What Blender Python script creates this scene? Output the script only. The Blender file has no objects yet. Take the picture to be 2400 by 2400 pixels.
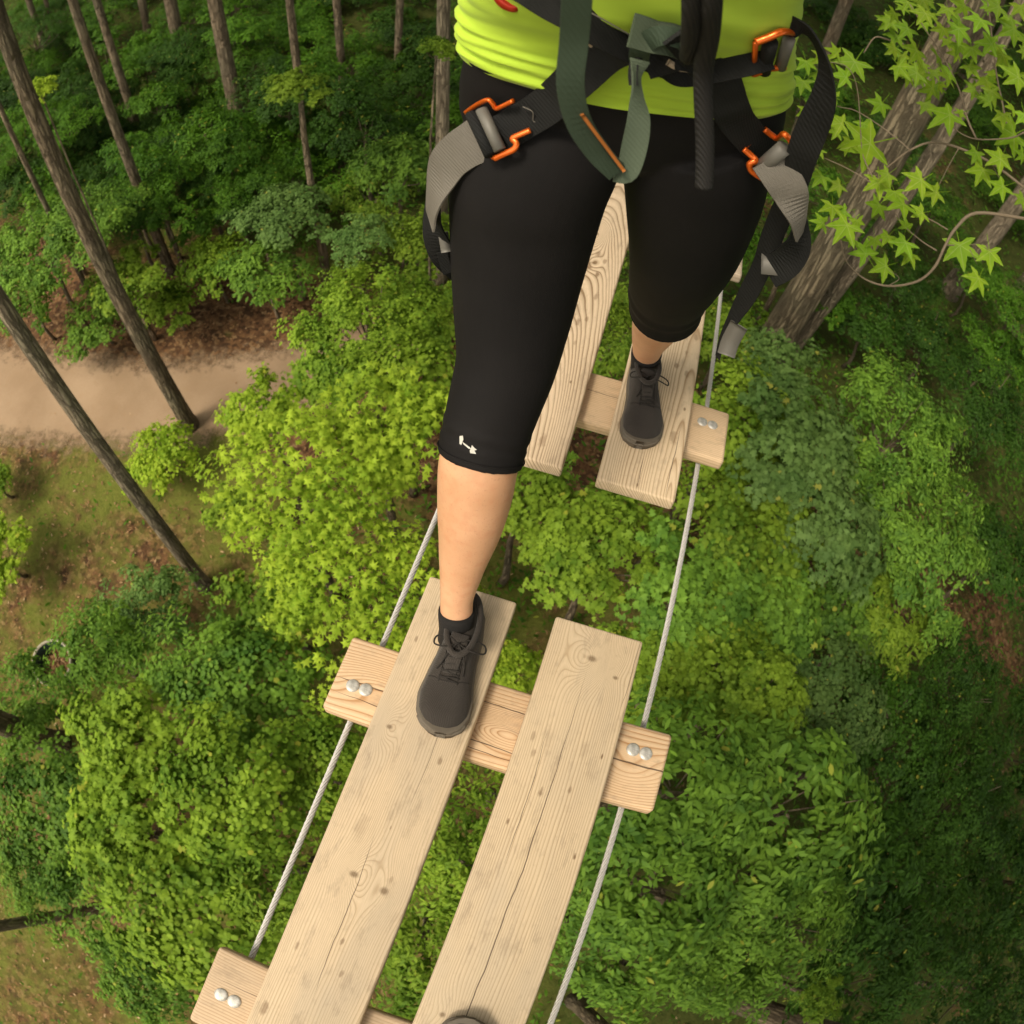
import bpy, math, random
import numpy as np
from mathutils import Vector, Matrix, noise
rnd = random.Random(7)
nrng = np.random.default_rng(11)
SC = bpy.context.scene
COL = SC.collection

# ------------------------------------------------------------------ camera (fisheye lens, hand held above the planks)
EYE = 8.5                                    # metres above the forest floor
LENS_F, LENS_CX, LENS_CY = 1716.47, 1042.73, 1200.0
CAM = np.array([0.0, 0.20668, 1.31211])      # in the bridge's own axes: x across, y along, z up from the plank tops
ROT = np.array([[0.9437824, -0.2811815, 0.1738150], [0.3304937, 0.7915200, -0.5140719], [0.0069695, 0.5426168, 0.8399514]])
B2W = np.array([[0.9975522, 0.0, -0.0699259], [0.0090341, 0.9916192, 0.1288790], [0.0693398, -0.1291953, 0.9891919]])
CR = B2W @ ROT
cd = bpy.data.cameras.new('camera'); cam = bpy.data.objects.new('camera', cd); COL.objects.link(cam); SC.camera = cam
cd.type = 'PANO'; cd.panorama_type = 'FISHEYE_EQUISOLID'
cd.sensor_width = 36; cd.sensor_height = 36; cd.fisheye_lens = LENS_F / 2400 * 36; cd.fisheye_fov = math.radians(180)
cd.shift_x = (1200 - LENS_CX) / 2400
cd.dof.use_dof = True; cd.dof.focus_distance = 1.25; cd.dof.aperture_fstop = 15
cd.clip_start = 0.02; cd.clip_end = 400
m4 = Matrix([list(CR[0]) + [0], list(CR[1]) + [0], list(CR[2]) + [EYE], [0, 0, 0, 1]])
cam.matrix_world = m4

# ------------------------------------------------------------------ sky, sun, exposure
W = bpy.data.worlds.new('World'); SC.world = W; W.use_nodes = True
wn = W.node_tree.nodes; wl = W.node_tree.links
SUN_EL, SUN_AZ = 56, -142                    # the hazy sun stands high to the left, behind the photographer
sky = wn.new('ShaderNodeTexSky'); sky.sky_type = 'NISHITA'; sky.sun_disc = False
sky.sun_elevation = math.radians(SUN_EL); sky.sun_rotation = math.radians(SUN_AZ); sky.dust_density = 3.0
hs = wn.new('ShaderNodeHueSaturation'); hs.inputs['Saturation'].default_value = 0.25
wl.new(sky.outputs[0], hs.inputs['Color'])
mx = wn.new('ShaderNodeMix'); mx.data_type = 'RGBA'; mx.blend_type = 'MULTIPLY'; mx.inputs[0].default_value = 1
mx.inputs[7].default_value = (1.0, 0.93, 0.80, 1)
wl.new(hs.outputs[0], mx.inputs[6]); wl.new(mx.outputs[2], wn['Background'].inputs[0])
wn['Background'].inputs[1].default_value = 0.15
sd = bpy.data.lights.new('sun', 'SUN'); sd.energy = 1.25; sd.angle = math.radians(14); sd.color = (1.0, 0.90, 0.74)
so = bpy.data.objects.new('sun', sd); COL.objects.link(so)
ce = math.cos(math.radians(SUN_EL))
sdir = Vector((ce * math.sin(math.radians(SUN_AZ)), ce * math.cos(math.radians(SUN_AZ)), math.sin(math.radians(SUN_EL))))
so.rotation_euler = sdir.to_track_quat('Z', 'Y').to_euler()
SC.view_settings.view_transform = 'Standard'; SC.view_settings.look = 'None'; SC.view_settings.gamma = 1
SC.view_settings.use_curve_mapping = False; SC.view_settings.exposure = 0.98

# ------------------------------------------------------------------ small maths
def bw(x, y, z):
    p = B2W @ (np.array([x, y, z]) - CAM); return Vector((p[0], p[1], p[2] + EYE))
BM = Matrix([list(B2W[i]) + [0] for i in range(3)] + [[0, 0, 0, 1]])
def bframe(x, y, z, rz=0.0, rx=0.0):
    return Matrix.Translation(bw(x, y, z)) @ BM @ Matrix.Rotation(rx, 4, 'X') @ Matrix.Rotation(rz, 4, 'Z')
def sight(u, v):                              # the direction in which the lens saw a point of the photograph
    a, b = u - LENS_CX, LENS_CY - v; r = math.hypot(a, b) + 1e-9; t = 2 * math.asin(min(r / (2 * LENS_F), 1))
    d = CR @ np.array([math.sin(t) * a / r, math.sin(t) * b / r, -math.cos(t)]); return Vector(d)
def at(u, v, d): return Vector((0, 0, EYE)) + sight(u, v) * d
def at_z(u, v, z):
    s = sight(u, v); return Vector((0, 0, EYE)) + s * ((z - EYE) / s.z)
def gh(x, y):
    h = 0.12 * (noise.noise(Vector((x * .25, y * .25, 3.1)))) + 0.05 * noise.noise(Vector((x * .9, y * .9, 1.7)))
    return h + (0.24 * (y - 11) if y > 11 else 0) + (0.18 * (x - 12) if x > 12 else 0) * min(1, max(0, (y + 5) / 8)) + (0.10 * (-x - 14) if x < -14 else 0)
def at_ground(u, v):
    s = sight(u, v); t = 4.0
    while t < 90:
        p = Vector((0, 0, EYE)) + s * t
        if p.z < gh(p.x, p.y): return Vector((p.x, p.y, gh(p.x, p.y)))
        t += 0.05
    return p
def catmull(pts, n):
    P = [np.array(p, float) for p in pts]; P = [2 * P[0] - P[1]] + P + [2 * P[-1] - P[-2]]; out = []
    for i in range(1, len(P) - 2):
        for k in range(n):
            t = k / n; a, b, c, d = P[i - 1], P[i], P[i + 1], P[i + 2]
            out.append(0.5 * ((2 * b) + (c - a) * t + (2 * a - 5 * b + 4 * c - d) * t * t + (3 * b - a - 3 * c + d) * t ** 3))
    out.append(P[-2]); return out

# ------------------------------------------------------------------ objects and meshes
def mesh(name, V, F, mat=None, smooth=True):
    me = bpy.data.meshes.new(name); me.from_pydata([tuple(v) for v in V], [], F)
    if smooth: me.polygons.foreach_set('use_smooth', [True] * len(me.polygons))
    if mat: me.materials.append(mat)
    me.update(); return me
def link(name, me, parent=None, mw=None):
    o = bpy.data.objects.new(name, me); COL.objects.link(o)
    if mw is not None and parent is None: o.matrix_world = mw
    if parent is not None:
        o.parent = parent
        o.matrix_parent_inverse = PINV.get(parent.name, Matrix.Identity(4))
        if mw is not None: o.matrix_basis = mw
    return o
PINV = {}
def empty(name, loc, label, cat, group=None):
    o = bpy.data.objects.new(name, None); COL.objects.link(o); o.empty_display_size = 0.1
    o.location = loc; PINV[o.name] = Matrix.Translation(-Vector(loc))
    tag(o, label, cat, group); return o
def tag(o, label=None, cat=None, group=None, kind=None):
    if label: o['label'] = label
    if cat: o['category'] = cat
    if group: o['group'] = group
    if kind: o['kind'] = kind
    return o
def merge(parts):
    V, F = [], []
    for v, f in parts:
        n = len(V); V += [tuple(p) for p in v]; F += [tuple(i + n for i in q) for q in f]
    return V, F
def frames(C):
    C = [Vector(c) for c in C]; n = len(C); T = []
    for i in range(n):
        t = (C[min(i + 1, n - 1)] - C[max(i - 1, 0)]); T.append(t.normalized() if t.length > 1e-9 else Vector((0, 0, 1)))
    u = T[0].orthogonal().normalized(); U = []
    for i in range(n):
        u = (u - T[i] * u.dot(T[i])).normalized(); U.append(u)
    return C, T, U
def tube(C, R, seg=8, cap=True, disp=None, ref=None, flat=None, axis=None):
    C, T, U = frames(C); V, F = [], []; n = len(C)
    if axis is not None: T = [Vector(axis).normalized()] * n
    if not hasattr(R, '__len__'): R = [R] * n
    for i in range(n):
        u = U[i]
        if ref is not None: u = (Vector(ref) - T[i] * Vector(ref).dot(T[i])).normalized()
        w = T[i].cross(u); ra = R[i]; rb = ra * (flat[i] if flat is not None else 1)
        for k in range(seg):
            a = 2 * math.pi * k / seg
            d = u * math.cos(a) * ra + w * math.sin(a) * rb
            if disp: d = d * disp(i, a, C[i])
            V.append(C[i] + d)
    for i in range(n - 1):
        for k in range(seg):
            a, b = i * seg + k, i * seg + (k + 1) % seg
            F.append((a, b, b + seg, a + seg))
    if cap:
        V.append(C[0]); V.append(C[-1]); a, b = len(V) - 2, len(V) - 1
        for k in range(seg):
            F.append((a, (k + 1) % seg, k)); F.append((b, (n - 1) * seg + k, (n - 1) * seg + (k + 1) % seg))
    return V, F
def roundbox(sx, sy, sz, r, n=3):                 # box centred on the origin with rounded edges
    import bmesh
    bm = bmesh.new(); bmesh.ops.create_cube(bm, size=1)
    for v in bm.verts: v.co = Vector((v.co.x * sx, v.co.y * sy, v.co.z * sz))
    bmesh.ops.bevel(bm, geom=bm.edges[:], offset=r, segments=n, affect='EDGES', profile=0.5)
    return bm
def bm_to(name, bm, mat, smooth=True):
    me = bpy.data.meshes.new(name); bm.to_mesh(me); bm.free(); me.materials.append(mat)
    if smooth:
        me.polygons.foreach_set('use_smooth', [True] * len(me.polygons))
        me.set_sharp_from_angle(angle=math.radians(50))
    return me

# ------------------------------------------------------------------ material helpers
class NT:
    def __init__(s, name):
        s.m = bpy.data.materials.new(name); s.m.use_nodes = True; s.t = s.m.node_tree; s.n = s.t.nodes; s.l = s.t.links
        s.b = s.n['Principled BSDF']; s.out = s.n['Material Output']
    def new(s, t, **k):
        x = s.n.new(t)
        for a, b in k.items(): setattr(x, a, b)
        return x
    def put(s, sock, v):
        if isinstance(v, bpy.types.NodeSocket): s.l.new(v, sock)
        else:
            if isinstance(v, tuple) and len(v) == 3 and sock.type == 'RGBA': v = v + (1,)
            sock.default_value = v
    def ma(s, op, a, b=None, c=None, clamp=False):
        x = s.new('ShaderNodeMath', operation=op); x.use_clamp = clamp; s.put(x.inputs[0], a)
        if b is not None: s.put(x.inputs[1], b)
        if c is not None: s.put(x.inputs[2], c)
        return x.outputs[0]
    def noise(s, vec, scale=1.0, detail=2.0, rough=0.5, dist=0.0):
        x = s.new('ShaderNodeTexNoise'); s.put(x.inputs['Vector'], vec); x.inputs['Scale'].default_value = scale
        x.inputs['Detail'].default_value = detail; x.inputs['Roughness'].default_value = rough; x.inputs['Distortion'].default_value = dist
        return x.outputs[0]
    def comb(s, x, y, z):
        c = s.new('ShaderNodeCombineXYZ'); s.put(c.inputs[0], x); s.put(c.inputs[1], y); s.put(c.inputs[2], z); return c.outputs[0]
    def mix(s, f, a, b, mode='MIX'):
        x = s.new('ShaderNodeMix', data_type='RGBA', blend_type=mode); s.put(x.inputs[0], f); s.put(x.inputs[6], a); s.put(x.inputs[7], b); return x.outputs[2]
    def ramp(s, f, stops):
        x = s.new('ShaderNodeValToRGB'); s.put(x.inputs[0], f); e = x.color_ramp.elements
        while len(e) < len(stops): e.new(0.5)
        for i, (p, c) in enumerate(stops): e[i].position = p; e[i].color = (c + (1,)) if isinstance(c, tuple) else (c, c, c, 1)
        return x.outputs[0]
    def maprange(s, v, a, b, c=0.0, d=1.0):
        x = s.new('ShaderNodeMapRange'); s.put(x.inputs[0], v)
        for i, q in enumerate((a, b, c, d)): x.inputs[i + 1].default_value = q
        return x.outputs[0]
    def obj(s): return s.new('ShaderNodeTexCoord').outputs['Object']
    def geo(s, k): return s.new('ShaderNodeNewGeometry').outputs[k]
    def sep(s, v):
        x = s.new('ShaderNodeSeparateXYZ'); s.put(x.inputs[0], v); return x.outputs
    def vmul(s, v, k):
        x = s.new('ShaderNodeVectorMath', operation='MULTIPLY'); s.put(x.inputs[0], v); x.inputs[1].default_value = k; return x.outputs[0]
    def bump(s, h, strength=0.5, dist=0.002):
        x = s.new('ShaderNodeBump'); s.put(x.inputs['Height'], h); x.inputs['Strength'].default_value = strength; x.inputs['Distance'].default_value = dist
        s.l.new(x.outputs[0], s.b.inputs['Normal'])
    def base(s, c, rough=0.7, spec=0.4, metal=0.0):
        s.put(s.b.inputs['Base Color'], c); s.put(s.b.inputs['Roughness'], rough); s.b.inputs['Specular IOR Level'].default_value = spec; s.b.inputs['Metallic'].default_value = metal
        return s.m

def wood(name, seed, freq=150, light=(.60, .44, .26), dark=(.36, .225, .105), lines=0.6, knots=(), cracks=(), spots=(), slope=0.004, warp=.05, grey=0.2, zmix=.55, hearts=9, cath=None, bumpy=.4):
    t = NT(name); P = t.obj(); x, y, z = t.sep(P)
    n1 = t.noise(t.comb(t.ma('ADD', x, seed), t.ma('MULTIPLY', y, .22), z), 4.2, 1.5)
    n2 = t.noise(t.comb(t.ma('MULTIPLY', x, 1.0), t.ma('MULTIPLY_ADD', y, .5, seed * 3.1), z), 14, 1.0)
    F = t.ma('MULTIPLY_ADD', z, zmix, x)
    if cath:                                          # rings cut at a slant: nested arches down the middle of the board
        x0, y0, k, c0 = cath; xx = t.ma('SUBTRACT', F, x0); hh = t.ma('MULTIPLY_ADD', t.ma('SUBTRACT', y, y0), k, c0)
        F = t.ma('SQRT', t.ma('ADD', t.ma('MULTIPLY', xx, xx), t.ma('MULTIPLY', hh, hh)))
        F = t.ma('MULTIPLY_ADD', t.ma('SINE', t.ma('MULTIPLY', F, 95.0)), .0035, F)
    F = t.ma('MULTIPLY_ADD', t.ma('SUBTRACT', n1, .5), warp, F)
    F = t.ma('MULTIPLY_ADD', t.ma('SUBTRACT', n2, .5), .006, F)
    F = t.ma('MULTIPLY_ADD', y, slope, F)
    def gauss(kx, ky, sx, sy, jitter=0.0):
        dx = t.ma('DIVIDE', t.ma('SUBTRACT', x, kx), sx); dy = t.ma('DIVIDE', t.ma('SUBTRACT', y, ky), sy)
        q = t.ma('ADD', t.ma('MULTIPLY', dx, dx), t.ma('MULTIPLY', dy, dy))
        return t.ma('EXPONENT', t.ma('MULTIPLY', q, -1.0))
    core = None
    for kx, ky, sx, sy, A in knots:
        F = t.ma('MULTIPLY_ADD', gauss(kx, ky, sx, sy), A, F)
    fr = t.ma('FRACT', t.ma('MULTIPLY', F, freq))
    g = t.ramp(fr, [(0.0, .15), (.35, 0.0), (.72, .35), (.9, 1.0), (1.0, .2)])
    nm = t.noise(t.comb(t.ma('MULTIPLY', x, 6), t.ma('MULTIPLY_ADD', y, 1.1, seed), z), 2.2, 2)
    g = t.ma('MULTIPLY', g, t.maprange(nm, .3, .7, .6 * lines, 1.25 * lines), clamp=True)
    fib = t.noise(t.comb(t.ma('MULTIPLY', x, 60), t.ma('MULTIPLY', y, 2.2), t.ma('MULTIPLY', z, 60)), 9, 3, .6)
    blotch = t.noise(t.comb(t.ma('MULTIPLY', x, 3), t.ma('MULTIPLY_ADD', y, 1.0, seed * 2), z), 3.0, 3, .55)
    c = t.mix(g, light, dark)
    c = t.mix(t.maprange(fib, .35, .75, 0, .38), c, tuple(q * .62 for q in light))
    c = t.mix(t.maprange(blotch, .42, .72, 0, grey), c, (.42, .35, .26))
    scuff = t.noise(t.comb(t.ma('MULTIPLY', x, 2.5), t.ma('MULTIPLY_ADD', y, .8, seed * 5), z), 14, 4, .7)
    c = t.mix(t.maprange(scuff, .54, .74, 0, .55), c, (.27, .20, .135))
    fine = t.noise(P, 55, 3, .6)
    c = t.mix(t.maprange(fine, .58, .74, 0, .18), c, (.26, .18, .11))
    for kx, ky, sx, sy, A in knots[:hearts]:
        core = gauss(kx, ky, min(abs(sx) * .28, .012), min(abs(sy) * .14, .010))
        c = t.mix(t.ma('MULTIPLY', t.maprange(core, .2, .8), .7), c, (.13, .075, .035))
    h = t.ma('MULTIPLY_ADD', g, -.5, t.ma('MULTIPLY', fib, .4))
    if spots:
        wob = t.ma('SUBTRACT', t.noise(P, 70, 2), .5)
        for sx_, sy_, r, s_ in spots:
            q = t.ma('MULTIPLY_ADD', wob, 1.1, gauss(sx_, sy_, r * .62, r * 1.45))
            c = t.mix(t.ma('MULTIPLY', t.maprange(q, .3, .8), s_), c, (.19, .115, .06))
            h = t.ma('MULTIPLY_ADD', t.maprange(q, .35, .6), -.35 * s_, h)
    for cx_, y0, y1, w, tilt in cracks:
        wv = t.ma('SUBTRACT', t.noise(t.comb(cx_ * 9 + seed, y, 0.0), 7, 3), .5)
        line = t.ma('ADD', t.ma('MULTIPLY_ADD', wv, .016, cx_), t.ma('MULTIPLY', y, tilt))
        dx = t.ma('ABSOLUTE', t.ma('SUBTRACT', x, line))
        mid, half = (y0 + y1) / 2, abs(y1 - y0) / 2
        env = t.ma('SUBTRACT', 1.0, t.ma('POWER', t.ma('ABSOLUTE', t.ma('DIVIDE', t.ma('SUBTRACT', y, mid), half)), 3.0), clamp=True)
        k = t.ma('MULTIPLY', t.ma('SUBTRACT', 1.0, t.ma('DIVIDE', dx, t.ma('MULTIPLY_ADD', env, w, 1e-6)), clamp=True), t.ma('GREATER_THAN', env, 0.01))
        k = t.ma('MULTIPLY', k, 2.0, clamp=True)
        c = t.mix(t.ma('MULTIPLY', k, .85), c, (.06, .035, .02)); h = t.ma('MULTIPLY_ADD', k, -2.2, h)
    t.bump(h, bumpy, .0014)
    return t.base(c, t.maprange(fib, .3, .8, .62, .82), .3)

def foliage(name, bright, darkc, trans=0.35, sat=1.0):
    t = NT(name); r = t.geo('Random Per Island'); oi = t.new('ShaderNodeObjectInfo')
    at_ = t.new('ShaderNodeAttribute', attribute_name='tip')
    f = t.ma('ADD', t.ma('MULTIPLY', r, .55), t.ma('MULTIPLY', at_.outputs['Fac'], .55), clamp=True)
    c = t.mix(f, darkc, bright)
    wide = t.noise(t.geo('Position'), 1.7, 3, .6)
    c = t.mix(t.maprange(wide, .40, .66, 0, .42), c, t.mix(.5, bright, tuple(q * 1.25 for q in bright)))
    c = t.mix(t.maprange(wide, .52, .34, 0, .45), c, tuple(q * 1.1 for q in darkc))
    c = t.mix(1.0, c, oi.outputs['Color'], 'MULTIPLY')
    yel = t.ma('GREATER_THAN', r, .992)
    c = t.mix(t.ma('MULTIPLY', yel, .5), c, (.42, .36, .05))
    t.base(c, .62, .16)
    tr = t.new('ShaderNodeBsdfTranslucent')
    t.l.new(t.mix(.4, c, (.16, .36, .008), 'MIX'), tr.inputs[0])
    ms = t.new('ShaderNodeMixShader'); ms.inputs[0].default_value = trans
    t.l.new(t.b.outputs[0], ms.inputs[1]); t.l.new(tr.outputs[0], ms.inputs[2]); t.l.new(ms.outputs[0], t.out.inputs[0])
    return t.m

def bark(name, a=(.30, .23, .15), b=(.11, .08, .05), sc=1.0):
    t = NT(name); P = t.obj(); V = t.vmul(P, (1.0 * sc, 1.0 * sc, .10 * sc))
    n = t.noise(V, 22, 5, .65, .6); n2 = t.noise(P, 1.3, 2); n3 = t.noise(t.vmul(P, (1, 1, .3)), 90, 3, .7)
    c = t.mix(t.maprange(n, .35, .62), b, a)
    c = t.mix(t.maprange(n3, .4, .7, 0, .45), c, tuple(q * 1.5 for q in a))
    c = t.mix(t.maprange(n2, .45, .7, 0, .35), c, (.17, .17, .11))
    vo = t.new('ShaderNodeTexVoronoi', feature='DISTANCE_TO_EDGE'); wob = t.new('ShaderNodeVectorMath', operation='ADD')
    t.put(wob.inputs[0], V); t.put(wob.inputs[1], t.comb(t.ma('MULTIPLY', n, .06), t.ma('MULTIPLY', n3, .03), 0.0)); t.put(vo.inputs['Vector'], wob.outputs[0]); vo.inputs['Scale'].default_value = 30
    crack = t.maprange(vo.outputs['Distance'], 0.0, .16, 1.0, 0.0)
    c = t.mix(t.ma('MULTIPLY', crack, .25), c, tuple(q * .55 for q in b))
    t.bump(t.ma('MULTIPLY_ADD', crack, -1.2, t.ma('MULTIPLY_ADD', n3, .25, n)), 1.0, .035)
    return t.base(c, .9, .2)

def cloth(name, c1, c2, weave=900, bs=.3, rough=.85, spec=.25, sheen=.0):
    t = NT(name); P = t.obj()
    wv = t.new('ShaderNodeTexWave'); wv.inputs['Scale'].default_value = weave / 6.28; t.put(wv.inputs[0], P); wv.bands_direction = 'DIAGONAL'
    n = t.noise(P, 9, 3); c = t.mix(t.maprange(n, .3, .7), c1, c2); big = t.noise(t.vmul(P, (1, 1, .4)), 16, 2)
    nf = t.noise(P, 420, 2)
    t.bump(t.ma('MULTIPLY_ADD', big, 9.0 if 'jersey' in name else 0.0, t.ma('ADD', wv.outputs['Fac'], nf)), bs, .0006)
    t.base(c, rough, spec); t.b.inputs['Sheen Weight'].default_value = sheen
    return t.m

M_BARK = bark('bark'); M_BARKL = bark('pale_bark', (.36, .29, .20), (.19, .145, .095), 1.0)
M_BIG = bark('furrowed_bark', (.25, .20, .125), (.075, .058, .036), .55)
M_TWIG = NT('twig_bark').base((.15, .115, .075), .8, .3)
M_STEEL = NT('galvanised_steel'); _n = M_STEEL.noise(M_STEEL.obj(), 160, 3)
M_STEEL = M_STEEL.base(M_STEEL.mix(_n, (.46, .44, .41), (.64, .61, .58)), .55, .5, .2)
M_BOLT = NT('zinc_bolt'); _n = M_BOLT.noise(M_BOLT.obj(), 90, 4, .7)
M_BOLT = M_BOLT.base(M_BOLT.mix(M_BOLT.maprange(_n, .35, .65), (.36, .34, .30), (.66, .64, .59)), .5, .5, .45)

# ------------------------------------------------------------------ ground and path
def make_ground():
    t = NT('leaf_litter'); P = t.geo('Position')
    n = t.noise(P, .55, 4, .6); n2 = t.noise(P, 3.2, 4, .65); n3 = t.noise(P, 28, 3, .7)
    vo = t.new('ShaderNodeTexVoronoi'); t.put(vo.inputs['Vector'], P); vo.inputs['Scale'].default_value = 17; vo.inputs['Randomness'].default_value = 1
    hv = t.sep(vo.outputs['Color'])[0]
    c = t.ramp(hv, [(0, (.055, .028, .014)), (.4, (.125, .062, .028)), (.75, (.21, .108, .046)), (1, (.30, .185, .09))])
    c = t.mix(t.maprange(n3, .35, .65, 0, .6), c, (.045, .028, .016))
    moss = t.mix(n3, (.06, .085, .012), (.19, .20, .035)); px, py, pz = t.sep(P)
    wild = t.maprange(t.ma('MAXIMUM', t.ma('SUBTRACT', py, 6.4), t.ma('SUBTRACT', px, 1.0)), 0.0, 1.5)      # the undergrowth carpet away from the path
    bank = t.ma('MULTIPLY', t.maprange(py, 3.6, 4.4), t.maprange(py, 6.0, 7.2, 1, 0))            # the leaf-strewn bank beyond the path
    q = t.ma('ADD', t.ma('MULTIPLY', n, .6), t.ma('MULTIPLY', n2, .4)); f = t.maprange(t.ma('MULTIPLY_ADD', wild, .10, t.ma('MULTIPLY_ADD', bank, -.16, q)), .40, .55, 0, .9)
    moss = t.mix(t.ma('MULTIPLY', wild, .75), moss, (.016, .034, .006))
    c = t.mix(f, c, moss)
    t.bump(t.ma('ADD', hv, n3), .9, .02); m = t.base(c, .95, .15)
    n_ = 130; xs = np.concatenate([np.linspace(-70, -14, 16)[:-1], np.linspace(-14, 20, 90), np.linspace(20, 80, 18)[1:]])
    ys = np.concatenate([np.linspace(-40, -8, 8)[:-1], np.linspace(-8, 22, 84), np.linspace(22, 110, 22)[1:]])
    V = [(x, y, gh(x, y)) for y in ys for x in xs]; nx = len(xs)
    F = [(j * nx + i, j * nx + i + 1, (j + 1) * nx + i + 1, (j + 1) * nx + i) for j in range(len(ys) - 1) for i in range(nx - 1)]
    tag(link('ground', mesh('ground', V, F, m)), kind='structure')
make_ground()

def make_path():
    cl = [at_ground(u, v) for u, v in ((-420, 830), (-100, 900), (120, 935), (330, 945), (560, 925), (700, 890), (850, 830), (1000, 780))]
    wd = [1.15, .98, .86, .80, .74, .68, .6, .5]
    C = catmull([(p.x, p.y, w) for p, w in zip(cl, wd)], 14); V, F, E = [], [], []
    n = len(C); K = 12
    for i in range(n):
        a = C[max(i - 1, 0)]; b = C[min(i + 1, n - 1)]; t = Vector((b[0] - a[0], b[1] - a[1])).normalized()
        for k in range(K + 1):
            s = k / K * 2 - 1; w = C[i][2] * 1.25
            x, y = C[i][0] - t.y * s * w, C[i][1] + t.x * s * w
            V.append((x, y, gh(x, y) + .022)); E.append(1 - abs(s))
    for i in range(n - 1):
        for k in range(K): a = i * (K + 1) + k; F.append((a, a + K + 1, a + K + 2, a + 1))
    t = NT('trodden_dirt'); P = t.geo('Position'); at_ = t.new('ShaderNodeAttribute', attribute_name='edge')
    n1 = t.noise(P, 1.2, 4, .6); n2 = t.noise(P, 60, 3, .7); n3 = t.noise(P, 7, 5, .7)
    c = t.mix(t.maprange(n1, .35, .65), (.27, .185, .112), (.34, .24, .152)); c = t.mix(t.maprange(n2, .45, .7, 0, .5), c, (.25, .16, .09))
    c = t.mix(t.maprange(n3, .55, .75, 0, .4), c, (.30, .19, .10))
    t.bump(n2, .5, .006); t.base(c, .95, .15)
    al = t.maprange(t.ma('ADD', at_.outputs['Fac'], t.ma('MULTIPLY', t.ma('SUBTRACT', n3, .5), 1.0)), .08, .50)
    t.put(t.b.inputs['Alpha'], al)
    me = mesh('path', V, F, t.m); a = me.attributes.new('edge', 'FLOAT', 'POINT'); a.data.foreach_set('value', E)
    tag(link('path', me), kind='structure')
make_path()

# ------------------------------------------------------------------ leaves
def star(fold=.12):
    pts = []
    lob = [(90, 1.0), (63, .42), (38, .92), (12, .40), (-18, .80), (-50, .30), (-90, .16), (-130, .30), (-162, .80), (168, .40), (142, .92), (117, .42)]
    for a, r in lob:
        x, y = r * math.cos(math.radians(a)) * .5, r * math.sin(math.radians(a)) * .5 + .1
        pts.append((x, y, -fold * abs(x) * 1.5 - .25 * max(0, r - .5) ** 2))
    V = [(0, .1, .03)] + pts; n = len(pts)
    return np.array(V), [(0, i + 1, (i + 1) % n + 1) for i in range(n)]
def ellipse(w=.42, fold=.12):
    V = [(0, -.5, 0), (w * .38, -.18, -fold * .5), (w * .40, .15, -fold * .5), (0, .5, -.08), (-w * .40, .15, -fold * .5), (-w * .38, -.18, -fold * .5)]
    return np.array(V), [(0, 1, 2, 3), (0, 3, 4, 5)]
def roundl():
    V = [(0, -.42, 0), (.36, -.2, -.07), (.36, .2, -.1), (0, .45, -.06), (-.36, .2, -.1), (-.36, -.2, -.07)]
    return np.array(V), [(0, 1, 2, 3), (0, 3, 4, 5)]
def lobed():
    V = [(0, -.45, 0), (.42, -.25, -.1), (.16, -.02, 0), (.40, .24, -.12), (.12, .2, -.01), (0, .52, -.1), (-.12, .2, -.01), (-.40, .24, -.12), (-.16, -.02, 0), (-.42, -.25, -.1)]
    return np.array(V), [(0, 1, 2, 8, 9), (2, 3, 4, 6, 7, 8), (4, 5, 6)]
LEAF = {'star': star(), 'ellipse': ellipse(), 'long': ellipse(.44, .1), 'round': roundl(), 'lobed': lobed()}

def scatter(name, kind, P, NRM, YAW, S, TIP, mat):
    T, F = LEAF[kind]; n = len(P); k = len(T)
    NRM = NRM / np.linalg.norm(NRM, axis=1)[:, None]
    a = np.stack([np.cos(YAW), np.sin(YAW), np.zeros(n)], 1)
    Y = a - NRM * (a * NRM).sum(1)[:, None]; Y /= np.linalg.norm(Y, axis=1)[:, None] + 1e-9
    X = np.cross(Y, NRM)
    V = P[:, None, :] + S[:, None, None] * (T[None, :, 0:1] * X[:, None] + T[None, :, 1:2] * Y[:, None] + T[None, :, 2:3] * NRM[:, None])
    V = V.reshape(-1, 3); me = bpy.data.meshes.new(name)
    cnt = [len(f) for f in F]; flat = np.concatenate([np.array(f) for f in F])
    L = (flat[None, :] + (np.arange(n) * k)[:, None]).reshape(-1)
    tot = np.tile(np.array(cnt), n); st = np.concatenate([[0], np.cumsum(tot)[:-1]])
    me.vertices.add(len(V)); me.vertices.foreach_set('co', V.astype(np.float32).ravel())
    me.loops.add(len(L)); me.loops.foreach_set('vertex_index', L.astype(np.int32))
    me.polygons.add(len(tot)); me.polygons.foreach_set('loop_start', st.astype(np.int32)); me.polygons.foreach_set('loop_total', tot.astype(np.int32))
    me.update(calc_edges=True)
    at_ = me.attributes.new('tip', 'FLOAT', 'POINT'); at_.data.foreach_set('value', np.repeat(TIP, k).astype(np.float32))
    me.materials.append(mat); return me

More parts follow.
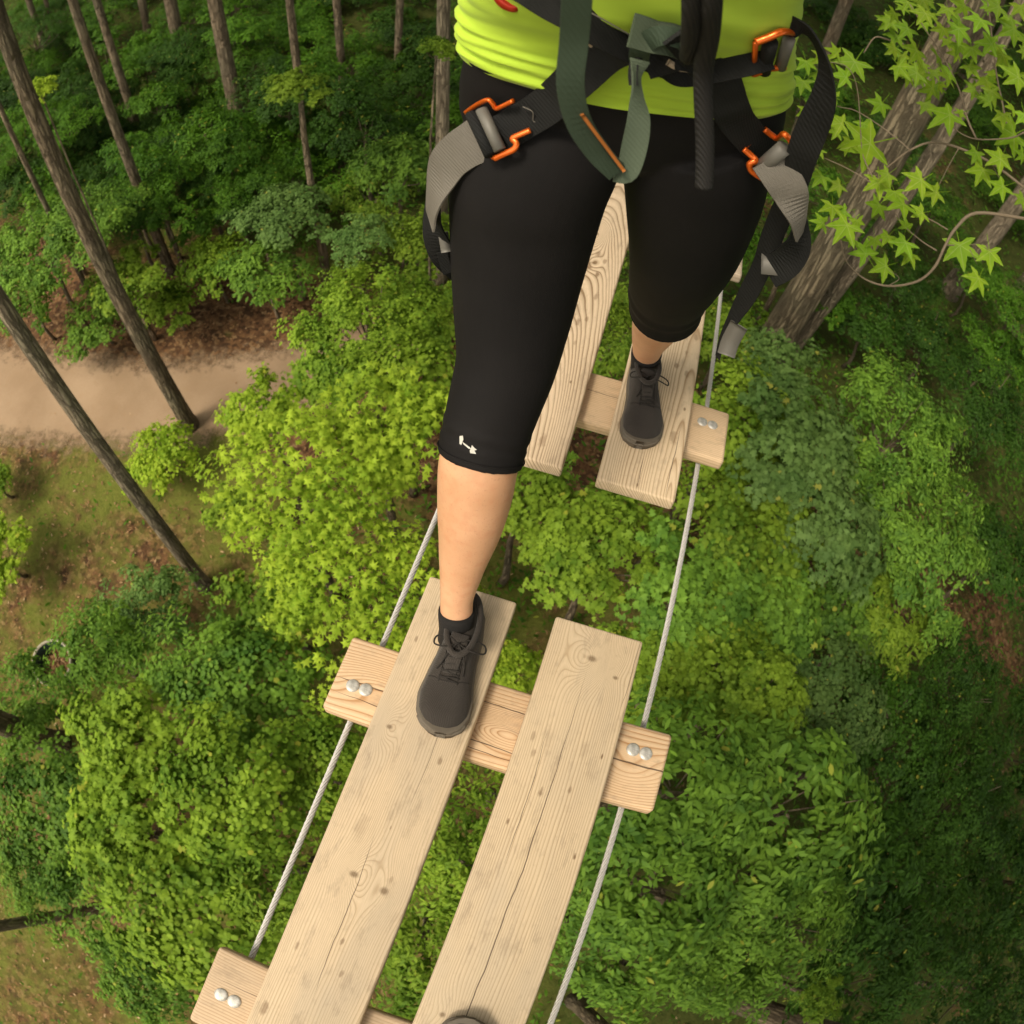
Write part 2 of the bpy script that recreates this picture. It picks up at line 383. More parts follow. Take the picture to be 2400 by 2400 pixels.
def crown_points(n_clump, per, R, hz, leaf, seed, spread=.27, droop=.5):
    g = np.random.default_rng(seed)
    # sprays sit in tiers through a rounded, lumpy crown
    th = g.uniform(0, 2 * np.pi, n_clump); rr = R * np.sqrt(g.uniform(0, 1, n_clump)) * (1 + .16 * np.sin(th * 3 + seed) + .12 * np.sin(th * 5 + seed * 2))
    top = hz * np.sqrt(np.clip(1 - (rr / (R * 1.12)) ** 2, .05, 1))
    cz = top * g.uniform(.15, 1.0, n_clump) ** .55 + g.normal(0, .09 * R, n_clump)
    C = np.stack([rr * np.cos(th), rr * np.sin(th), cz], 1)
    lum = g.uniform(0, 1, n_clump)
    P, N, Y, S, T = [], [], [], [], []
    for i in range(n_clump):
        rad = R * spread * g.uniform(.6, 1.25); m = per
        u = np.sqrt(g.uniform(0, 1, m)); a = g.uniform(0, 2 * np.pi, m)
        # leaves line up along a few shoots that radiate outward
        shoots = g.integers(4, 8); sa = g.uniform(0, 2 * np.pi, shoots)
        a = sa[g.integers(0, shoots, m)] + g.normal(0, .22, m)
        off = np.stack([u * rad * np.cos(a), u * rad * np.sin(a), -droop * (u ** 2) * rad * .9 + g.normal(0, .10 * rad, m)], 1)
        off += g.normal(0, leaf * .35, (m, 3))
        out = C[i] * np.array([.5, .5, 0]) / R
        nr = np.stack([.55 * np.cos(a) * u, .55 * np.sin(a) * u, np.ones(m)], 1) + out + g.normal(0, .33, (m, 3))
        P.append(C[i] + off); N.append(nr); Y.append(a + g.normal(0, .6, m)); S.append(leaf * g.uniform(.6, 1.2, m))
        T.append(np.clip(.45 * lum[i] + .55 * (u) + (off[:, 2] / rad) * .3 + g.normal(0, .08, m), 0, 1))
    return C, np.concatenate(P), np.concatenate(N), np.concatenate(Y), np.concatenate(S), np.concatenate(T)

def twigs(C, R, g, low):
    parts = []
    for c in C[::5]:
        a = np.array([c[0] * .08, c[1] * .08, low]); mid = a * .45 + c * .55 + np.array([0, 0, -.12 * R])
        parts.append(tube(catmull([a, mid, c], 3), [.012 * R] * 3 + [.008 * R] * 3 + [.004 * R], 4, False))
    return merge(parts)

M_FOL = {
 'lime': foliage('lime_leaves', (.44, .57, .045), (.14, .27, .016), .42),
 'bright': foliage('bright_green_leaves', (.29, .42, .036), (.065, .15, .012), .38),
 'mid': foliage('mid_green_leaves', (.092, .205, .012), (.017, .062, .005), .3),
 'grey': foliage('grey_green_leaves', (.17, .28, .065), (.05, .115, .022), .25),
 'deep': foliage('deep_green_shade_leaves', (.046, .110, .010), (.009, .030, .003), .25),  # darker leaf tint; at the right it stands in for canopy shade
}
KIND = {   # leaf shape, leaf length on a crown of radius 1, sprays, leaves per spray
 'star': ('star', .100, 52, 50), 'lobed': ('lobed', .072, 78, 86), 'ellipse': ('ellipse', .072, 76, 92),
 'long': ('long', .084, 80, 92), 'round': ('round', .054, 84, 104), 'fine': ('round', .044, 88, 120), 'tiny': ('ellipse', .055, 64, 95)}
CROWN = {}
def crown_mesh(kind, var, mat, size):
    key = (kind, var, mat, size)
    if key not in CROWN:
        lk, leaf, nc, per = KIND[kind]; R = {0: .55, 1: 1.0, 2: 1.6}[size]; sc = {0: .42, 1: 1.0, 2: 1.7}[size]
        seed = sum(ord(ch) for ch in kind) * 10 + var * 7 + size
        C, P, N, Y, S, T = crown_points(int(nc * sc), int(per * 1.15), R, R * .62, leaf * (1 if size < 2 else 1.15), seed, {0: .36, 1: .27, 2: .22}[size])
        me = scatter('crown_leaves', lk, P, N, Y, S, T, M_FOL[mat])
        tv, tf = twigs(C, R, None, -R * .45)
        tw = mesh('branches', tv, tf, M_TWIG)
        CROWN[key] = (me, tw, R)
    return CROWN[key]
MST = {}
def stem_mesh():
    if 'm' not in MST:
        C = [(0.02 * math.sin(i * 1.3), 0.02 * math.cos(i * 1.7), i / 6) for i in range(7)]
        V, F = tube(C, [1.0, .8, .72, .66, .6, .54, .45], 8)
        V = [((x) if False else x, y, z) for x, y, z in V]
        MST['m'] = (V, F)
    return MST['m']
def bush(u, v, rpx, z, kind, mat, label, tint=1.0, group=None, cat='shrub', name='shrub', nleafparts=0):
    d = (at_z(u, v, z) - Vector((0, 0, EYE))).length; p = at_z(u, v, z) if z < 6 else None
    g0 = gh(p.x, p.y)
    if g0 > z - .3:                                   # on the slope: rest the bush on the rising ground
        p = at_ground(u, v); p.z += .35; g0 = gh(p.x, p.y); d = (p - Vector((0, 0, EYE))).length
    R = rpx * d / LENS_F * (1.1 if name == 'shrub' and group and 'below' in group else 1)
    size = 0 if R < .7 else (1 if R < 1.35 else 2)
    base = Vector((p.x, p.y, g0))
    e = empty(name, base, label, cat, group)
    me, tw, r0 = crown_mesh(kind, rnd.randrange(2), mat, size)
    s = R / r0; hgt = p.z - g0
    k = tint if isinstance(tint, tuple) else (tint, tint, tint)
    if mat == 'mid' and group and 'below' in group: k = (k[0] * 1.85, k[1] * 1.45, k[2] * 2.6)
    mw = Matrix.Translation(p - Vector((0, 0, R * .25))) @ Matrix.Rotation(rnd.uniform(0, 6.28), 4, 'Z') @ Matrix.Diagonal((s * rnd.uniform(.94, 1.08), s * rnd.uniform(.94, 1.08), s * rnd.uniform(.9, 1.1), 1))
    o = link('crown', me, e, mw); o.color = k + (1,)
    b = link('branches', tw, e, mw)
    sr = (.018 + .016 * hgt) * (.22 if hgt > 3.9 and R < .6 else 1)
    C = [(base.x + .04 * math.sin(i * 1.4), base.y + .04 * math.cos(i * 1.9), base.z - .05 + (hgt - R * .2 + .05) * i / 5) for i in range(6)]
    V, F = tube(C, [sr * (1 - .12 * i) for i in range(6)], 7)
    link('trunk', mesh('stem', V, F, M_BARK), e)
    return e, p, R

# ------------------------------------------------------------------ the bridge
def wood_piece(name, sx, sy, sz, mat, root, mw, r=.005):
    return link(name, bm_to(name, roundbox(sx, sy, sz, r), mat), root, mw)
PW = 0.184
TAN, TAND = (.68, .53, .355), (.37, .245, .13)
WM = {
 'L1': wood('weathered_plank_left', 1.3, 230, TAN, TAND, .75,
    knots=((-.055, .53, .022, .035, -.030), (-.015, .245, .032, .045, -.035), (.045, .235, .03, .055, .022), (-.07, -.23, .02, .03, -.02)),
    cracks=((.0, .0, .33, .0009, -.02), (.02, .40, .66, .0006, 0.03)), spots=((.06, .63, .012, .4), (-.035, .33, .02, .22), (.055, .50, .007, .6), (-.07, .715, .005, .6), (.01, .12, .006, .6), (.03, .06, .006, .5), (-.06, .08, .007, .55), (-.07, -.06, .012, .6), (.015, .35, .004, .5), (.05, .26, .006, .4), (-.02, -.12, .008, .5), (.074, .60, .006, .6)), slope=.003, warp=.016, grey=.5, cath=(.17, .3, .03, .06)),
 'R1': wood('weathered_plank_right', 5.7, 190, (.66, .515, .34), (.35, .23, .12), .8,
    knots=((.0, .785, .036, .05, -.065), (.055, .76, .02, .03, .014), (-.05, .05, .02, .04, -.018)),
    cracks=((-.012, -.5, .77, .0013, .012), (-.04, .35, .62, .0008, 0.0), (.0, -.75, .1, .001, -.03), (.045, .70, .86, .0007, .05)), spots=((-.02, .50, .008, .7), (.03, .52, .006, .6), (-.06, .43, .005, .8), (.07, .60, .004, .9), (.075, .40, .005, .9), (-.065, .60, .007, .4), (-.055, .57, .008, .4), (.035, .60, .014, .2)), slope=.003, warp=.02, grey=.5, cath=(-.14, .9, .05, .03)),
 'L2': wood('grained_plank_left', 9.1, 150, (.66, .51, .345), (.20, .12, .055), 1.15,
    knots=((-.010, 2.1, .030, .060, -.055), (.01, 1.95, .025, .04, .020)),
    cracks=((-.01, 1.2, 1.6, .0012, 0.0),), spots=((.0, 1.93, .016, .8), (.03, 1.90, .011, .8), (-.02, 1.88, .011, .8), (.04, 1.97, .010, .6), (.015, 2.0, .012, .6), (-.03, 1.93, .009, .7), (.0, 1.70, .014, .55), (.02, 1.68, .012, .6), (.04, 1.70, .01, .6), (.03, 1.60, .008, .4), (.045, 1.80, .012, .5), (-.02, 1.36, .006, .8), (-.03, 1.30, .012, .35), (-.02, 1.25, .014, .45), (.03, 1.26, .015, .5), (.05, 1.46, .004, .8)), slope=.0, warp=.022, grey=.15, cath=(-.008, 1.12, .13, .0)),
 'R2': wood('grained_plank_right', 13.7, 150, (.68, .53, .35), (.30, .18, .085), 1.0,
    knots=((-.02, 1.9, .03, .05, .05),),
    cracks=((.03, 1.2, 1.42, .0011, .03), (.0, 1.2, 1.3, .001, 0.0)), spots=((.06, 1.38, .017, .5), (-.07, 1.37, .015, .55), (.035, 1.62, .010, .6), (.065, 1.60, .011, .5), (.075, 1.75, .011, .5), (.055, 1.68, .008, .45), (.075, 1.48, .005, .8), (.07, 1.90, .010, .45), (.05, 1.74, .006, .4), (.0, 1.215, .005, .7)), slope=.004, warp=.03, grey=.12, cath=(.075, 1.1, .06, .0)),
 'B0': wood('beam_wood_bottom', 21.1, 160, (.62, .46, .30), (.36, .215, .11), .9, cracks=((.02, -.36, .32, .0014, .01),), warp=.05, grey=.35),
 'B1': wood('beam_wood_near', 2.9, 110, (.70, .50, .31), (.44, .235, .10), 1.15, hearts=0, knots=((-.01, -.02, .03, .09, -.10), (.0, .24, .04, .10, -.05), (-.02, -.26, .05, .09, .05)),
    cracks=((.003, -.37, -.19, .0022, .0), (.004, .19, .33, .0018, -.05), (.035, -.2, .12, .0014, .02), (-.045, -.13, .33, .0015, .01), (-.06, -.1, .2, .001, .02)), warp=.06, grey=.1),
 'B2': wood('beam_wood_far', 17.3, 170, (.70, .51, .32), (.44, .27, .13), .75, cracks=((.0, .2, .33, .0012, .0), (.02, -.1, .1, .001, .0)), warp=.03, grey=.15),
 'B3': wood('beam_wood_distant', 8.3, 120, (.46, .37, .27), (.27, .19, .12), .9, warp=.06, grey=.5),
}
SEC2 = math.atan(.022573); HINGE = .695
def sec2(x, y, z): return (x, y, z + .022573 * (y - HINGE))
def section(planks, beams, loc, label, far=False):
    root = empty('plank_walkway', bw(*loc), label, 'footbridge section', 'wooden sections of the hanging walkway')
    rx = SEC2 if far else 0.0
    for key, xc, y0, y1, org, lb in planks:
        # mesh keeps the plank's own run along y so that the grain is laid out along its length
        bm = roundbox(PW, y1 - y0, .038, .0055)
        for v in bm.verts: v.co.y += (y0 + y1) / 2 - org; v.co.z -= .019
        z = .022573 * (org - HINGE) if far else 0
        p = link('plank', bm_to('plank', bm, WM[key]), root, bframe(xc, org, z, 0, rx)); p['label'] = lb
    for key, y0, y1, bolts, lb in beams:
        yc = (y0 + y1) / 2; z = -.0385 + (.022573 * (yc - HINGE) if far else 0)
        bm = roundbox(y1 - y0, .670, .038, .009)
        for v in bm.verts: v.co.z -= .019
        b = link('crossbeam', bm_to('crossbeam', bm, WM[key]), root, bframe(-.0215, yc, z, math.pi / 2, 0) if not far else bframe(-.0215, yc, z, 0, rx) @ Matrix.Rotation(math.pi / 2, 4, 'Z')); b['label'] = lb
        for bx, by in bolts:
            V = []; prof = [(0, .0036), (.005, .0034), (.009, .0029), (.0118, .0020), (.0134, .0008), (.0138, -.0015)]
            V.append((0, 0, prof[0][1])); n = 20
            for r, h in prof[1:]:
                for k in range(n): a = 2 * math.pi * k / n; V.append((r * math.cos(a), r * math.sin(a), h))
            F = [(0, 1 + k, 1 + (k + 1) % n) for k in range(n)]
            for q in range(len(prof) - 2):
                for k in range(n): a = 1 + q * n + k; c = 1 + q * n + (k + 1) % n; F.append((a, a + n, c + n, c))
            # local axes of the beam: +y runs toward -x of the bridge
            o = bpy.data.objects.new('bolt_head', mesh('bolt_head', V, F, M_BOLT)); COL.objects.link(o); o.parent = b
            o.matrix_basis = Matrix.Translation(Vector(((by - yc), -(bx + .0215), .0005)))
    return root
near = section((('L1', -.157, -1.5, .856, 0.0, 'pale left plank with two oval knots'), ('R1', .110, -1.5, .853, 0.0, 'right plank with a knot at its end and a long crack')),
    (('B0', -.160, .012, ((-.317, -.079), (-.290, -.080), (.252, -.07), (.279, -.071)), 'plain greyish beam'),
     ('B1', .530, .694, ((-.3155, .593), (-.2885, .594), (.241, .641), (.268, .640)), 'cracked orange-brown beam'),
     ('B0', -1.30, -1.13, (), None)), (-.02, .1, -.04), 'nearest pair of pale planks on crossbeams, under the forward foot')
farr = section((('L2', -.153, 1.2, 2.75, 0.0, 'left plank with bold curved grain and dark spots'), ('R2', .112, 1.2, 2.75, 0.0, 'right plank with dark smudges')),
    (('B2', 1.385, 1.552, ((.243, 1.492), (.271, 1.492), (-.31, 1.47), (-.283, 1.47)), 'fine-grained yellow beam'),
     ('B3', 2.155, 2.325, (), 'greyer weathered beam')), (-.02, 1.9, -.03), 'farther pair of yellow planks with dark spots, under the back foot', True)

def wire_rope(x):
    cp = [(x, -1.9, -.0885), (x, -.6, -.0885), (x, .695, -.0885), (x, 1.2, -.0790), (x, 2.2, -.0560), (x, 3.6, -.024), (x, 6.5, .05)]
    C = [bw(*p) for p in cp]; pitch, strands, R, r = .072, 6, .0045, .0021
    L = [0]
    for i in range(len(C) - 1): L.append(L[-1] + (C[i + 1] - C[i]).length)
    def pos(s):
        for i in range(len(C) - 1):
            if s <= L[i + 1] or i == len(C) - 2: return C[i].lerp(C[i + 1], (s - L[i]) / (L[i + 1] - L[i]))
    ax = (C[-1] - C[0]).normalized(); u = ax.orthogonal().normalized(); w = ax.cross(u)
    N = int(L[-1] / pitch * 9); parts = []
    for k in range(strands):
        pts = []
        for i in range(N + 1):
            s = L[-1] * i / N; a = 2 * math.pi * (s / pitch + k / strands)
            pts.append(pos(s) + (u * math.cos(a) + w * math.sin(a)) * R)
        parts.append(tube(pts, r, 6))
    V, F = merge(parts + [tube([pos(L[-1] * i / 80) for i in range(81)], .0027, 8)]); me = mesh('wire_rope', V, F, M_STEEL); me.materials.append(NT('groove_shade_core').base((.10, .095, .09), .7, .3))  # dark inner core stands in for shade in the strand grooves
    nf = len(F) - (80 * 8 + 16); me.polygons.foreach_set('material_index', [0] * nf + [1] * (len(F) - nf)); return me
o = link('steel_cable', wire_rope(-.3027)); tag(o, 'twisted steel cable carrying the left ends of the crossbeams', 'cable', 'steel cables under the walkway')
o2 = link('steel_cable', o.data); _s = bw(.2586, 0, 0) - bw(-.3027, 0, 0); o2.location = _s; o = o2; tag(o, 'twisted steel cable carrying the right ends of the crossbeams', 'cable', 'steel cables under the walkway')

# ------------------------------------------------------------------ tall trees
def trunk_mesh(base, r0, top, seed, seg=18, lean=(0, 0), ridge=.04, step=.35, mat=None, taper=.052):
    n = int((top - base.z) / step) + 2; C, R = [], []
    for i in range(n):
        t = i / (n - 1); z = base.z - .15 + (top - base.z + .15) * t
        wx = .10 * math.sin(z * .31 + seed) - .10 * math.sin(seed + base.z * .31); wy = .10 * math.cos(z * .27 + seed * 2) - .10 * math.cos(base.z * .27 + seed * 2)
        C.append((base.x + lean[0] * (z - base.z) + wx, base.y + lean[1] * (z - base.z) + wy, z))
        h = z - base.z; R.append(r0 * (max(.42, 1.0 - taper * max(h, 0)) + .38 * math.exp(-max(h, 0) * 3.5 / (.3 + r0))))
    def disp(i, a, c):
        return 1 + ridge * (noise.noise(Vector((math.cos(a) * 2.6 + seed, math.sin(a) * 2.6, c.z * .35))) + .6 * noise.noise(Vector((math.cos(a) * 7 + seed, math.sin(a) * 7, c.z * .9))))
    V, F = tube(C, R, seg, True, disp); return mesh('trunk', V, F, mat or M_BARK), C
CAN = {}
def canopy(R, var):
    if var not in CAN:
        C, P, N, Y, S, T = crown_points(80, 60, 1.0, .8, .11, 500 + var, .26, .3)
        CAN[var] = scatter('canopy_leaves', 'lobed', P, N, Y, S, T, M_FOL['mid'])
    return CAN[var]
def tall(u, v, wpx, label, top=17.5, crown=3.4, lean=(0, 0), off=(0, 0), mat=None, seg=18, ridge=.05, step=.35, name='forest_tree', group='tall bare-trunked forest trees', base=None, taper=.052):
    b = base or at_ground(u, v); d = (b - Vector((0, 0, EYE))).length
    r = wpx * d / LENS_F / 2 * (.90 if mat != M_BIG else 1)
    e = empty(name, b, label, 'tree', group)
    me, C = trunk_mesh(b, r, top, rnd.uniform(0, 50), seg, lean, ridge, step, mat, taper)
    link('trunk', me, e)
    if crown:
        o = link('crown', canopy(crown, rnd.randrange(2)), e, Matrix.Translation(Vector(C[-1]) + Vector((off[0], off[1], -crown * .4))) @ Matrix.Rotation(rnd.uniform(0, 6), 4, 'Z') @ Matrix.Diagonal((crown, crown, crown * .9, 1)))
        o.color = (1, 1, 1, 1)
        V, F = merge([tube(catmull([C[-4], Vector(C[-1]) + Vector((off[0] * .6 + crown * .5 * math.cos(k * 1.3), off[1] * .6 + crown * .5 * math.sin(k * 1.3), -.3 * crown + .3)), Vector(C[-1]) + Vector((off[0] + crown * .8 * math.cos(k * 1.3), off[1] + crown * .8 * math.sin(k * 1.3), 0))], 4), [.09, .085, .08, .075, .06, .05, .045, .04, .02], 6) for k in range(5)])
        link('limbs', mesh('limbs', V, F, M_BARK), e)
    return e
tall(447, 1000, 42, 'long leaning-looking trunk that meets the path edge beside a small yellow-green bush', off=(-2, 2), crown=1.8, top=20)
tall(480, 1372, 36, 'pale trunk rising from the shrubs below the path, crossing the dirt path', off=(-2, -.5), crown=1.6, top=20, mat=M_BARKL)
tall(402, 640, 27, 'brown trunk standing in bright bushes on the far side of the path', off=(-2, 3), crown=2.6)
tall(342, 362, 23, 'thin dark trunk close behind the brown one beyond the path', off=(-1, 3), crown=2.6)
tall(570, 335, 40, 'thick dark trunk on the wooded slope, right of the leafy hollow')
tall(430, 160, 34, 'dark trunk high on the slope whose foot is lost in fern-green growth')
tall(733, 400, 22, 'slim trunk wrapped with climbing leaves on the slope')
tall(806, 232, 21, 'slender straight trunk far up the slope, left of the pale one')
tall(931, 212, 20, 'faint far trunk just left of the pale trunk by the hip')
tall(1030, 660, 34, 'pale upright trunk seen beside the right thigh of the walker', mat=M_BARKL, off=(0, 3), crown=2.4, top=20)
tall(240, 745, 15, 'very thin trunk half lost in leaves left of the brown trunk', top=12, crown=1.6)
tall(112, 130, 17, 'thin sloping trunk in the far left corner of the wood')
tall(142, 105, 12, 'thinnest trunk in the far left corner of the wood', crown=2)
tall(350, 90, 22, 'small distant trunk between the two left slope trunks')
tall(1782, 855, 78, 'massive tree with deeply furrowed bark right of the walker', mat=M_BIG, seg=72, ridge=.07, step=.06, off=(2, 1.5), crown=4.2, taper=.03)
tall(1838, 838, 44, 'smaller trunk leaning close behind the massive furrowed one', mat=M_BARKL, off=(3, 0), lean=(.035, .0))
tall(2225, 680, 50, 'brown trunk in the dark hollow at the right', off=(2, 1), mat=M_BARKL)
tall(2330, 560, 30, 'dim trunk deep in the shade behind the maple twigs')
tall(1672, 2322, 62, 'thick dark trunk poking out of the leaves below the right cable', off=(3, -3), crown=4)
tall(1345, 2345, 40, 'dark trunk end showing at the bottom beside the right cable', off=(1, -4), crown=3)
tall(140, 1745, 60, 'stout trunk entering from the left side below the tub', off=(-4, 1), crown=2, top=19)
tall(222, 2130, 28, 'narrow trunk entering from the left near the bottom', off=(-4, 0), crown=1.6, top=19)
tall(2430, 1690, 40, 'dark trunk at the right edge in deep shade', off=(2, 0), crown=4)
# added trees around the opening, crowns placed to darken its edges and corners
for bx, by, cr in ((13.5, -3, 3.8), (12.5, 2.5, 3.6), (14.5, 6, 4.0), (0, -8, 3.2), (5, -5, 3.2), (9.5, -4, 3.0), (14, 9, 4.5), (9, 13, 4), (3.5, 17, 4.2), (-4, 17, 4.2), (-10, 14, 4), (-15, 11, 4), (-9, 21, 4.4), (1, 22, 4.5), (8, 20, 4.5), (17, 14, 4.6), (9, -8, 3.6), (-16, 17, 4.4)):
    tall(0, 0, 36, 'tall tree added to shade the surrounding wood', base=Vector((bx, by, gh(bx, by))), crown=cr, top=16, group='tall trees added to shade the surrounding wood', seg=10)

# ------------------------------------------------------------------ understory
CL = 'young trees and shrubs below the walkway'
B = bush
star_trees = []
star_trees.append(B(690, 1140, 215, 3.1, 'star', 'lime', 'big lime-green star-leaved young tree left of the bare shin', 1.05, CL, 'young tree', 'sweetgum_sapling'))
star_trees.append(B(900, 1000, 170, 2.9, 'star', 'lime', 'lime star-leaved sapling behind the shin, above the left cable', 1.0, CL, 'young tree', 'sweetgum_sapling'))
star_trees.append(B(830, 1400, 210, 2.8, 'star', 'lime', 'lime star-leaved sapling around the left end of the near crossbeam', .95, CL, 'young tree', 'sweetgum_sapling'))
B(620, 950, 90, 2.0, 'lobed', 'lime', 'low lime shrub spilling over the path edge', 1.0, CL)
B(372, 1062, 78, .6, 'round', 'lime', 'rounded yellow-green bush at the foot of the path-side trunk', 1.0, CL)
B(545, 1180, 62, 1.0, 'lobed', 'bright', 'small airy shrub over leaf litter beside the crossing trunk', 1.0, CL)
B(325, 1420, 92, .9, 'fine', 'grey', 'grey-green shrub at the foot of the crossing trunk', 1.0, CL)
B(225, 1520, 110, 1.7, 'ellipse', 'mid', 'green shrub overhanging the round tub', 1.15, CL)
B(440, 1540, 120, 1.8, 'ellipse', 'mid', 'mid-green shrub right of the tub', 1.15, CL)
B(560, 1620, 140, 2.3, 'round', 'mid', 'dense round-leaved shrub left of the near crossbeam end', 1.1, CL)
B(640, 1400, 110, 2.1, 'lobed', 'bright', 'bright shrub between the lime sapling and the grey-green shrub', .95, CL)
B(300, 1720, 140, 2.4, 'lobed', 'bright', 'light-leaved shrub below the tub', 1.05, CL)
B(530, 1840, 150, 2.9, 'round', 'bright', 'olive round-leaved young tree beside the left cable', 1.0, CL, 'young tree')
B(740, 1800, 120, 2.6, 'round', 'bright', 'leafy crown just below the left cable mid-span', .95, CL, 'young tree')
B(310, 1960, 150, 2.5, 'lobed', 'bright', 'pale lobed-leaf shrub in the lower left', 1.1, CL)
B(110, 1900, 140, 1.8, 'fine', 'mid', 'dark fine-leaved shrub between the two left trunks', .95, CL)
B(50, 1640, 90, 1.2, 'ellipse', 'mid', 'low dark shrub on the litter left of the tub', 1.0, CL)
B(210, 2120, 120, 2.0, 'ellipse', 'mid', 'shrub wrapped around the narrow lower trunk', 1.05, CL)
B(430, 2150, 165, 2.6, 'round', 'bright', 'bright shrub left of the bottom crossbeam', .95, CL)
B(330, 2300, 90, 1.8, 'round', 'mid', 'small dark shrub at the bottom left over bare soil', 1.0, CL)
B(620, 2060, 140, 2.6, 'ellipse', 'bright', 'green crown behind the left cable low down', .9, CL, 'young tree')
B(60, 2040, 80, 1.6, 'fine', 'mid', 'small-leaved dark bush at the lower left edge', .95, CL)
B(-10, 1300, 85, .8, 'lobed', 'lime', 'lime bush cut by the left edge below the path', .95, CL)
B(-20, 1120, 55, .6, 'lobed', 'bright', 'small bush cut by the left edge beside the path', 1.0, CL)
B(1100, 2030, 130, 2.9, 'ellipse', 'bright', 'yellow-green crown showing between the near planks', 1.0, CL, 'young tree')
B(1000, 2250, 140, 2.9, 'ellipse', 'bright', 'crown showing between the near planks at the bottom', .9, CL, 'young tree')
B(1180, 1860, 110, 2.6, 'ellipse', 'bright', 'crown showing below the near crossbeam', 1.0, CL, 'young tree')
B(1170, 1600, 90, 2.2, 'lobed', 'lime', 'pale leaves showing between the planks beside the shoe', .95, CL)
B(1230, 1180, 110, 2.4, 'lobed', 'bright', 'lobed-leaf shrub between the front plank ends and the shin', .9, CL)
B(1420, 1300, 150, 2.6, 'lobed', 'bright', 'lobed-leaf young tree over a dark hollow, left of the right cable', .95, CL, 'young tree')
B(1520, 1560, 130, 2.7, 'lobed', 'bright', 'yellow-green crown beside the right end of the near crossbeam', .95, CL, 'young tree')
B(1640, 1360, 150, 2.8, 'lobed', 'mid', 'mid-green lobed crown right of the right cable', 1.3, CL, 'young tree')
B(1240, 1000, 90, 2.0, 'ellipse', 'mid', 'green leaves in the gap between the left and right far planks', 1.15, CL)
B(1430, 790, 110, 2.0, 'ellipse', 'bright', 'bright shrub in the gap left of the back foot', .85, CL)
B(1530, 680, 110, 1.8, 'ellipse', 'bright', 'bright shrub behind the back knee', .8, CL)
B(1720, 760, 90, 1.6, 'round', 'bright', 'bright bush at the foot of the massive tree', .85, CL)
B(1730, 980, 135, 2.8, 'round', 'bright', 'green bush right of the far crossbeam end', .95, CL)
B(1840, 860, 90, 2.6, 'lobed', 'grey', 'grey-green maple-leaved top beside the two close trunks', .8, CL)
B(1870, 1020, 140, 3.1, 'lobed', 'grey', 'tall grey-green maple-leaved crown', .8, CL, 'young tree')
B(1960, 1200, 140, 3.0, 'lobed', 'grey', 'grey-green maple-leaved crown lower on the right', .72, CL, 'young tree')
B(1780, 1240, 150, 2.8, 'round', 'bright', 'dense green crown in the middle right', .85, CL, 'young tree')
B(1640, 1130, 110, 2.5, 'ellipse', 'bright', 'green crown right behind the right cable', .9, CL, 'young tree')
B(1660, 1540, 140, 2.8, 'round', 'bright', 'olive crown right of the near crossbeam', .9, CL, 'young tree')
B(1800, 1430, 130, 2.7, 'lobed', 'mid', 'mid-green crown above the lime tuft', 1.15, CL, 'young tree')
B(2130, 1000, 150, 3.0, 'long', 'mid', 'yellow-green slender-leaved young tree at the right', 1.15, CL, 'young tree')
B(2190, 1260, 160, 3.0, 'long', 'mid', 'slender-leaved young tree below the yellow-green one', 1.1, CL, 'young tree')
B(2120, 1440, 90, 2.6, 'long', 'bright', 'lime tuft of slender leaves at the right', .75, CL)
B(2000, 1390, 120, 2.5, 'round', 'mid', 'dark gap-filling shrub between the grey and the slender-leaved crowns', .9, CL)
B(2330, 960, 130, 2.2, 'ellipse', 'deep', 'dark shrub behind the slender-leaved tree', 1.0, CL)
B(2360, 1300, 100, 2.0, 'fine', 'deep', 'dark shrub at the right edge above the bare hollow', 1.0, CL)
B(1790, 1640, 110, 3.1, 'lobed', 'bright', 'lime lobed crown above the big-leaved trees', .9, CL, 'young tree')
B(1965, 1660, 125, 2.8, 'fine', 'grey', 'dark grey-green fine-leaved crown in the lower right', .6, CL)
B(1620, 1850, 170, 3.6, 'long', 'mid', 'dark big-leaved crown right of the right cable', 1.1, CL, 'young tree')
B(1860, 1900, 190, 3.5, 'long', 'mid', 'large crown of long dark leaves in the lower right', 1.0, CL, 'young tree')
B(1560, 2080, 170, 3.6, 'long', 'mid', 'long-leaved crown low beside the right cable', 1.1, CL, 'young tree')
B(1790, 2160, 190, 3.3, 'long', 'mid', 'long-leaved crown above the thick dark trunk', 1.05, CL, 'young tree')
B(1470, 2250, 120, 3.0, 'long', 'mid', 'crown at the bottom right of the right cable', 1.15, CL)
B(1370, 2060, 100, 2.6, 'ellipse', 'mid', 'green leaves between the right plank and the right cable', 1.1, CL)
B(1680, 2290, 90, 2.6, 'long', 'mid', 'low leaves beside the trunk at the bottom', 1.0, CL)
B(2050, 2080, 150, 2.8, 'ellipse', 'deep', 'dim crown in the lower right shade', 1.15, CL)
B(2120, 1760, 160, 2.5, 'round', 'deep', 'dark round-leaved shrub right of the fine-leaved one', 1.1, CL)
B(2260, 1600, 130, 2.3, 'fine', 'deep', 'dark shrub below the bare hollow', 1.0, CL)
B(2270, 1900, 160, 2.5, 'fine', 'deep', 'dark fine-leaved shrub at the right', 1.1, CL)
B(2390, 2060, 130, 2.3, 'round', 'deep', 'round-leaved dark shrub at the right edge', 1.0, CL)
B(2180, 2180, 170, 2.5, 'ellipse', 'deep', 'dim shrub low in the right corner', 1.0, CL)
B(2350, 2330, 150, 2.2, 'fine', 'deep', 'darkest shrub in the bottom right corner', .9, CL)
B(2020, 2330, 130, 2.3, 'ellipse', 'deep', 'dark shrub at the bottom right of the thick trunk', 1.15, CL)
B(1930, 2340, 48, 2.9, 'round', 'bright', 'little lime tuft in front of the dark shrubs at the bottom right', .95, CL)
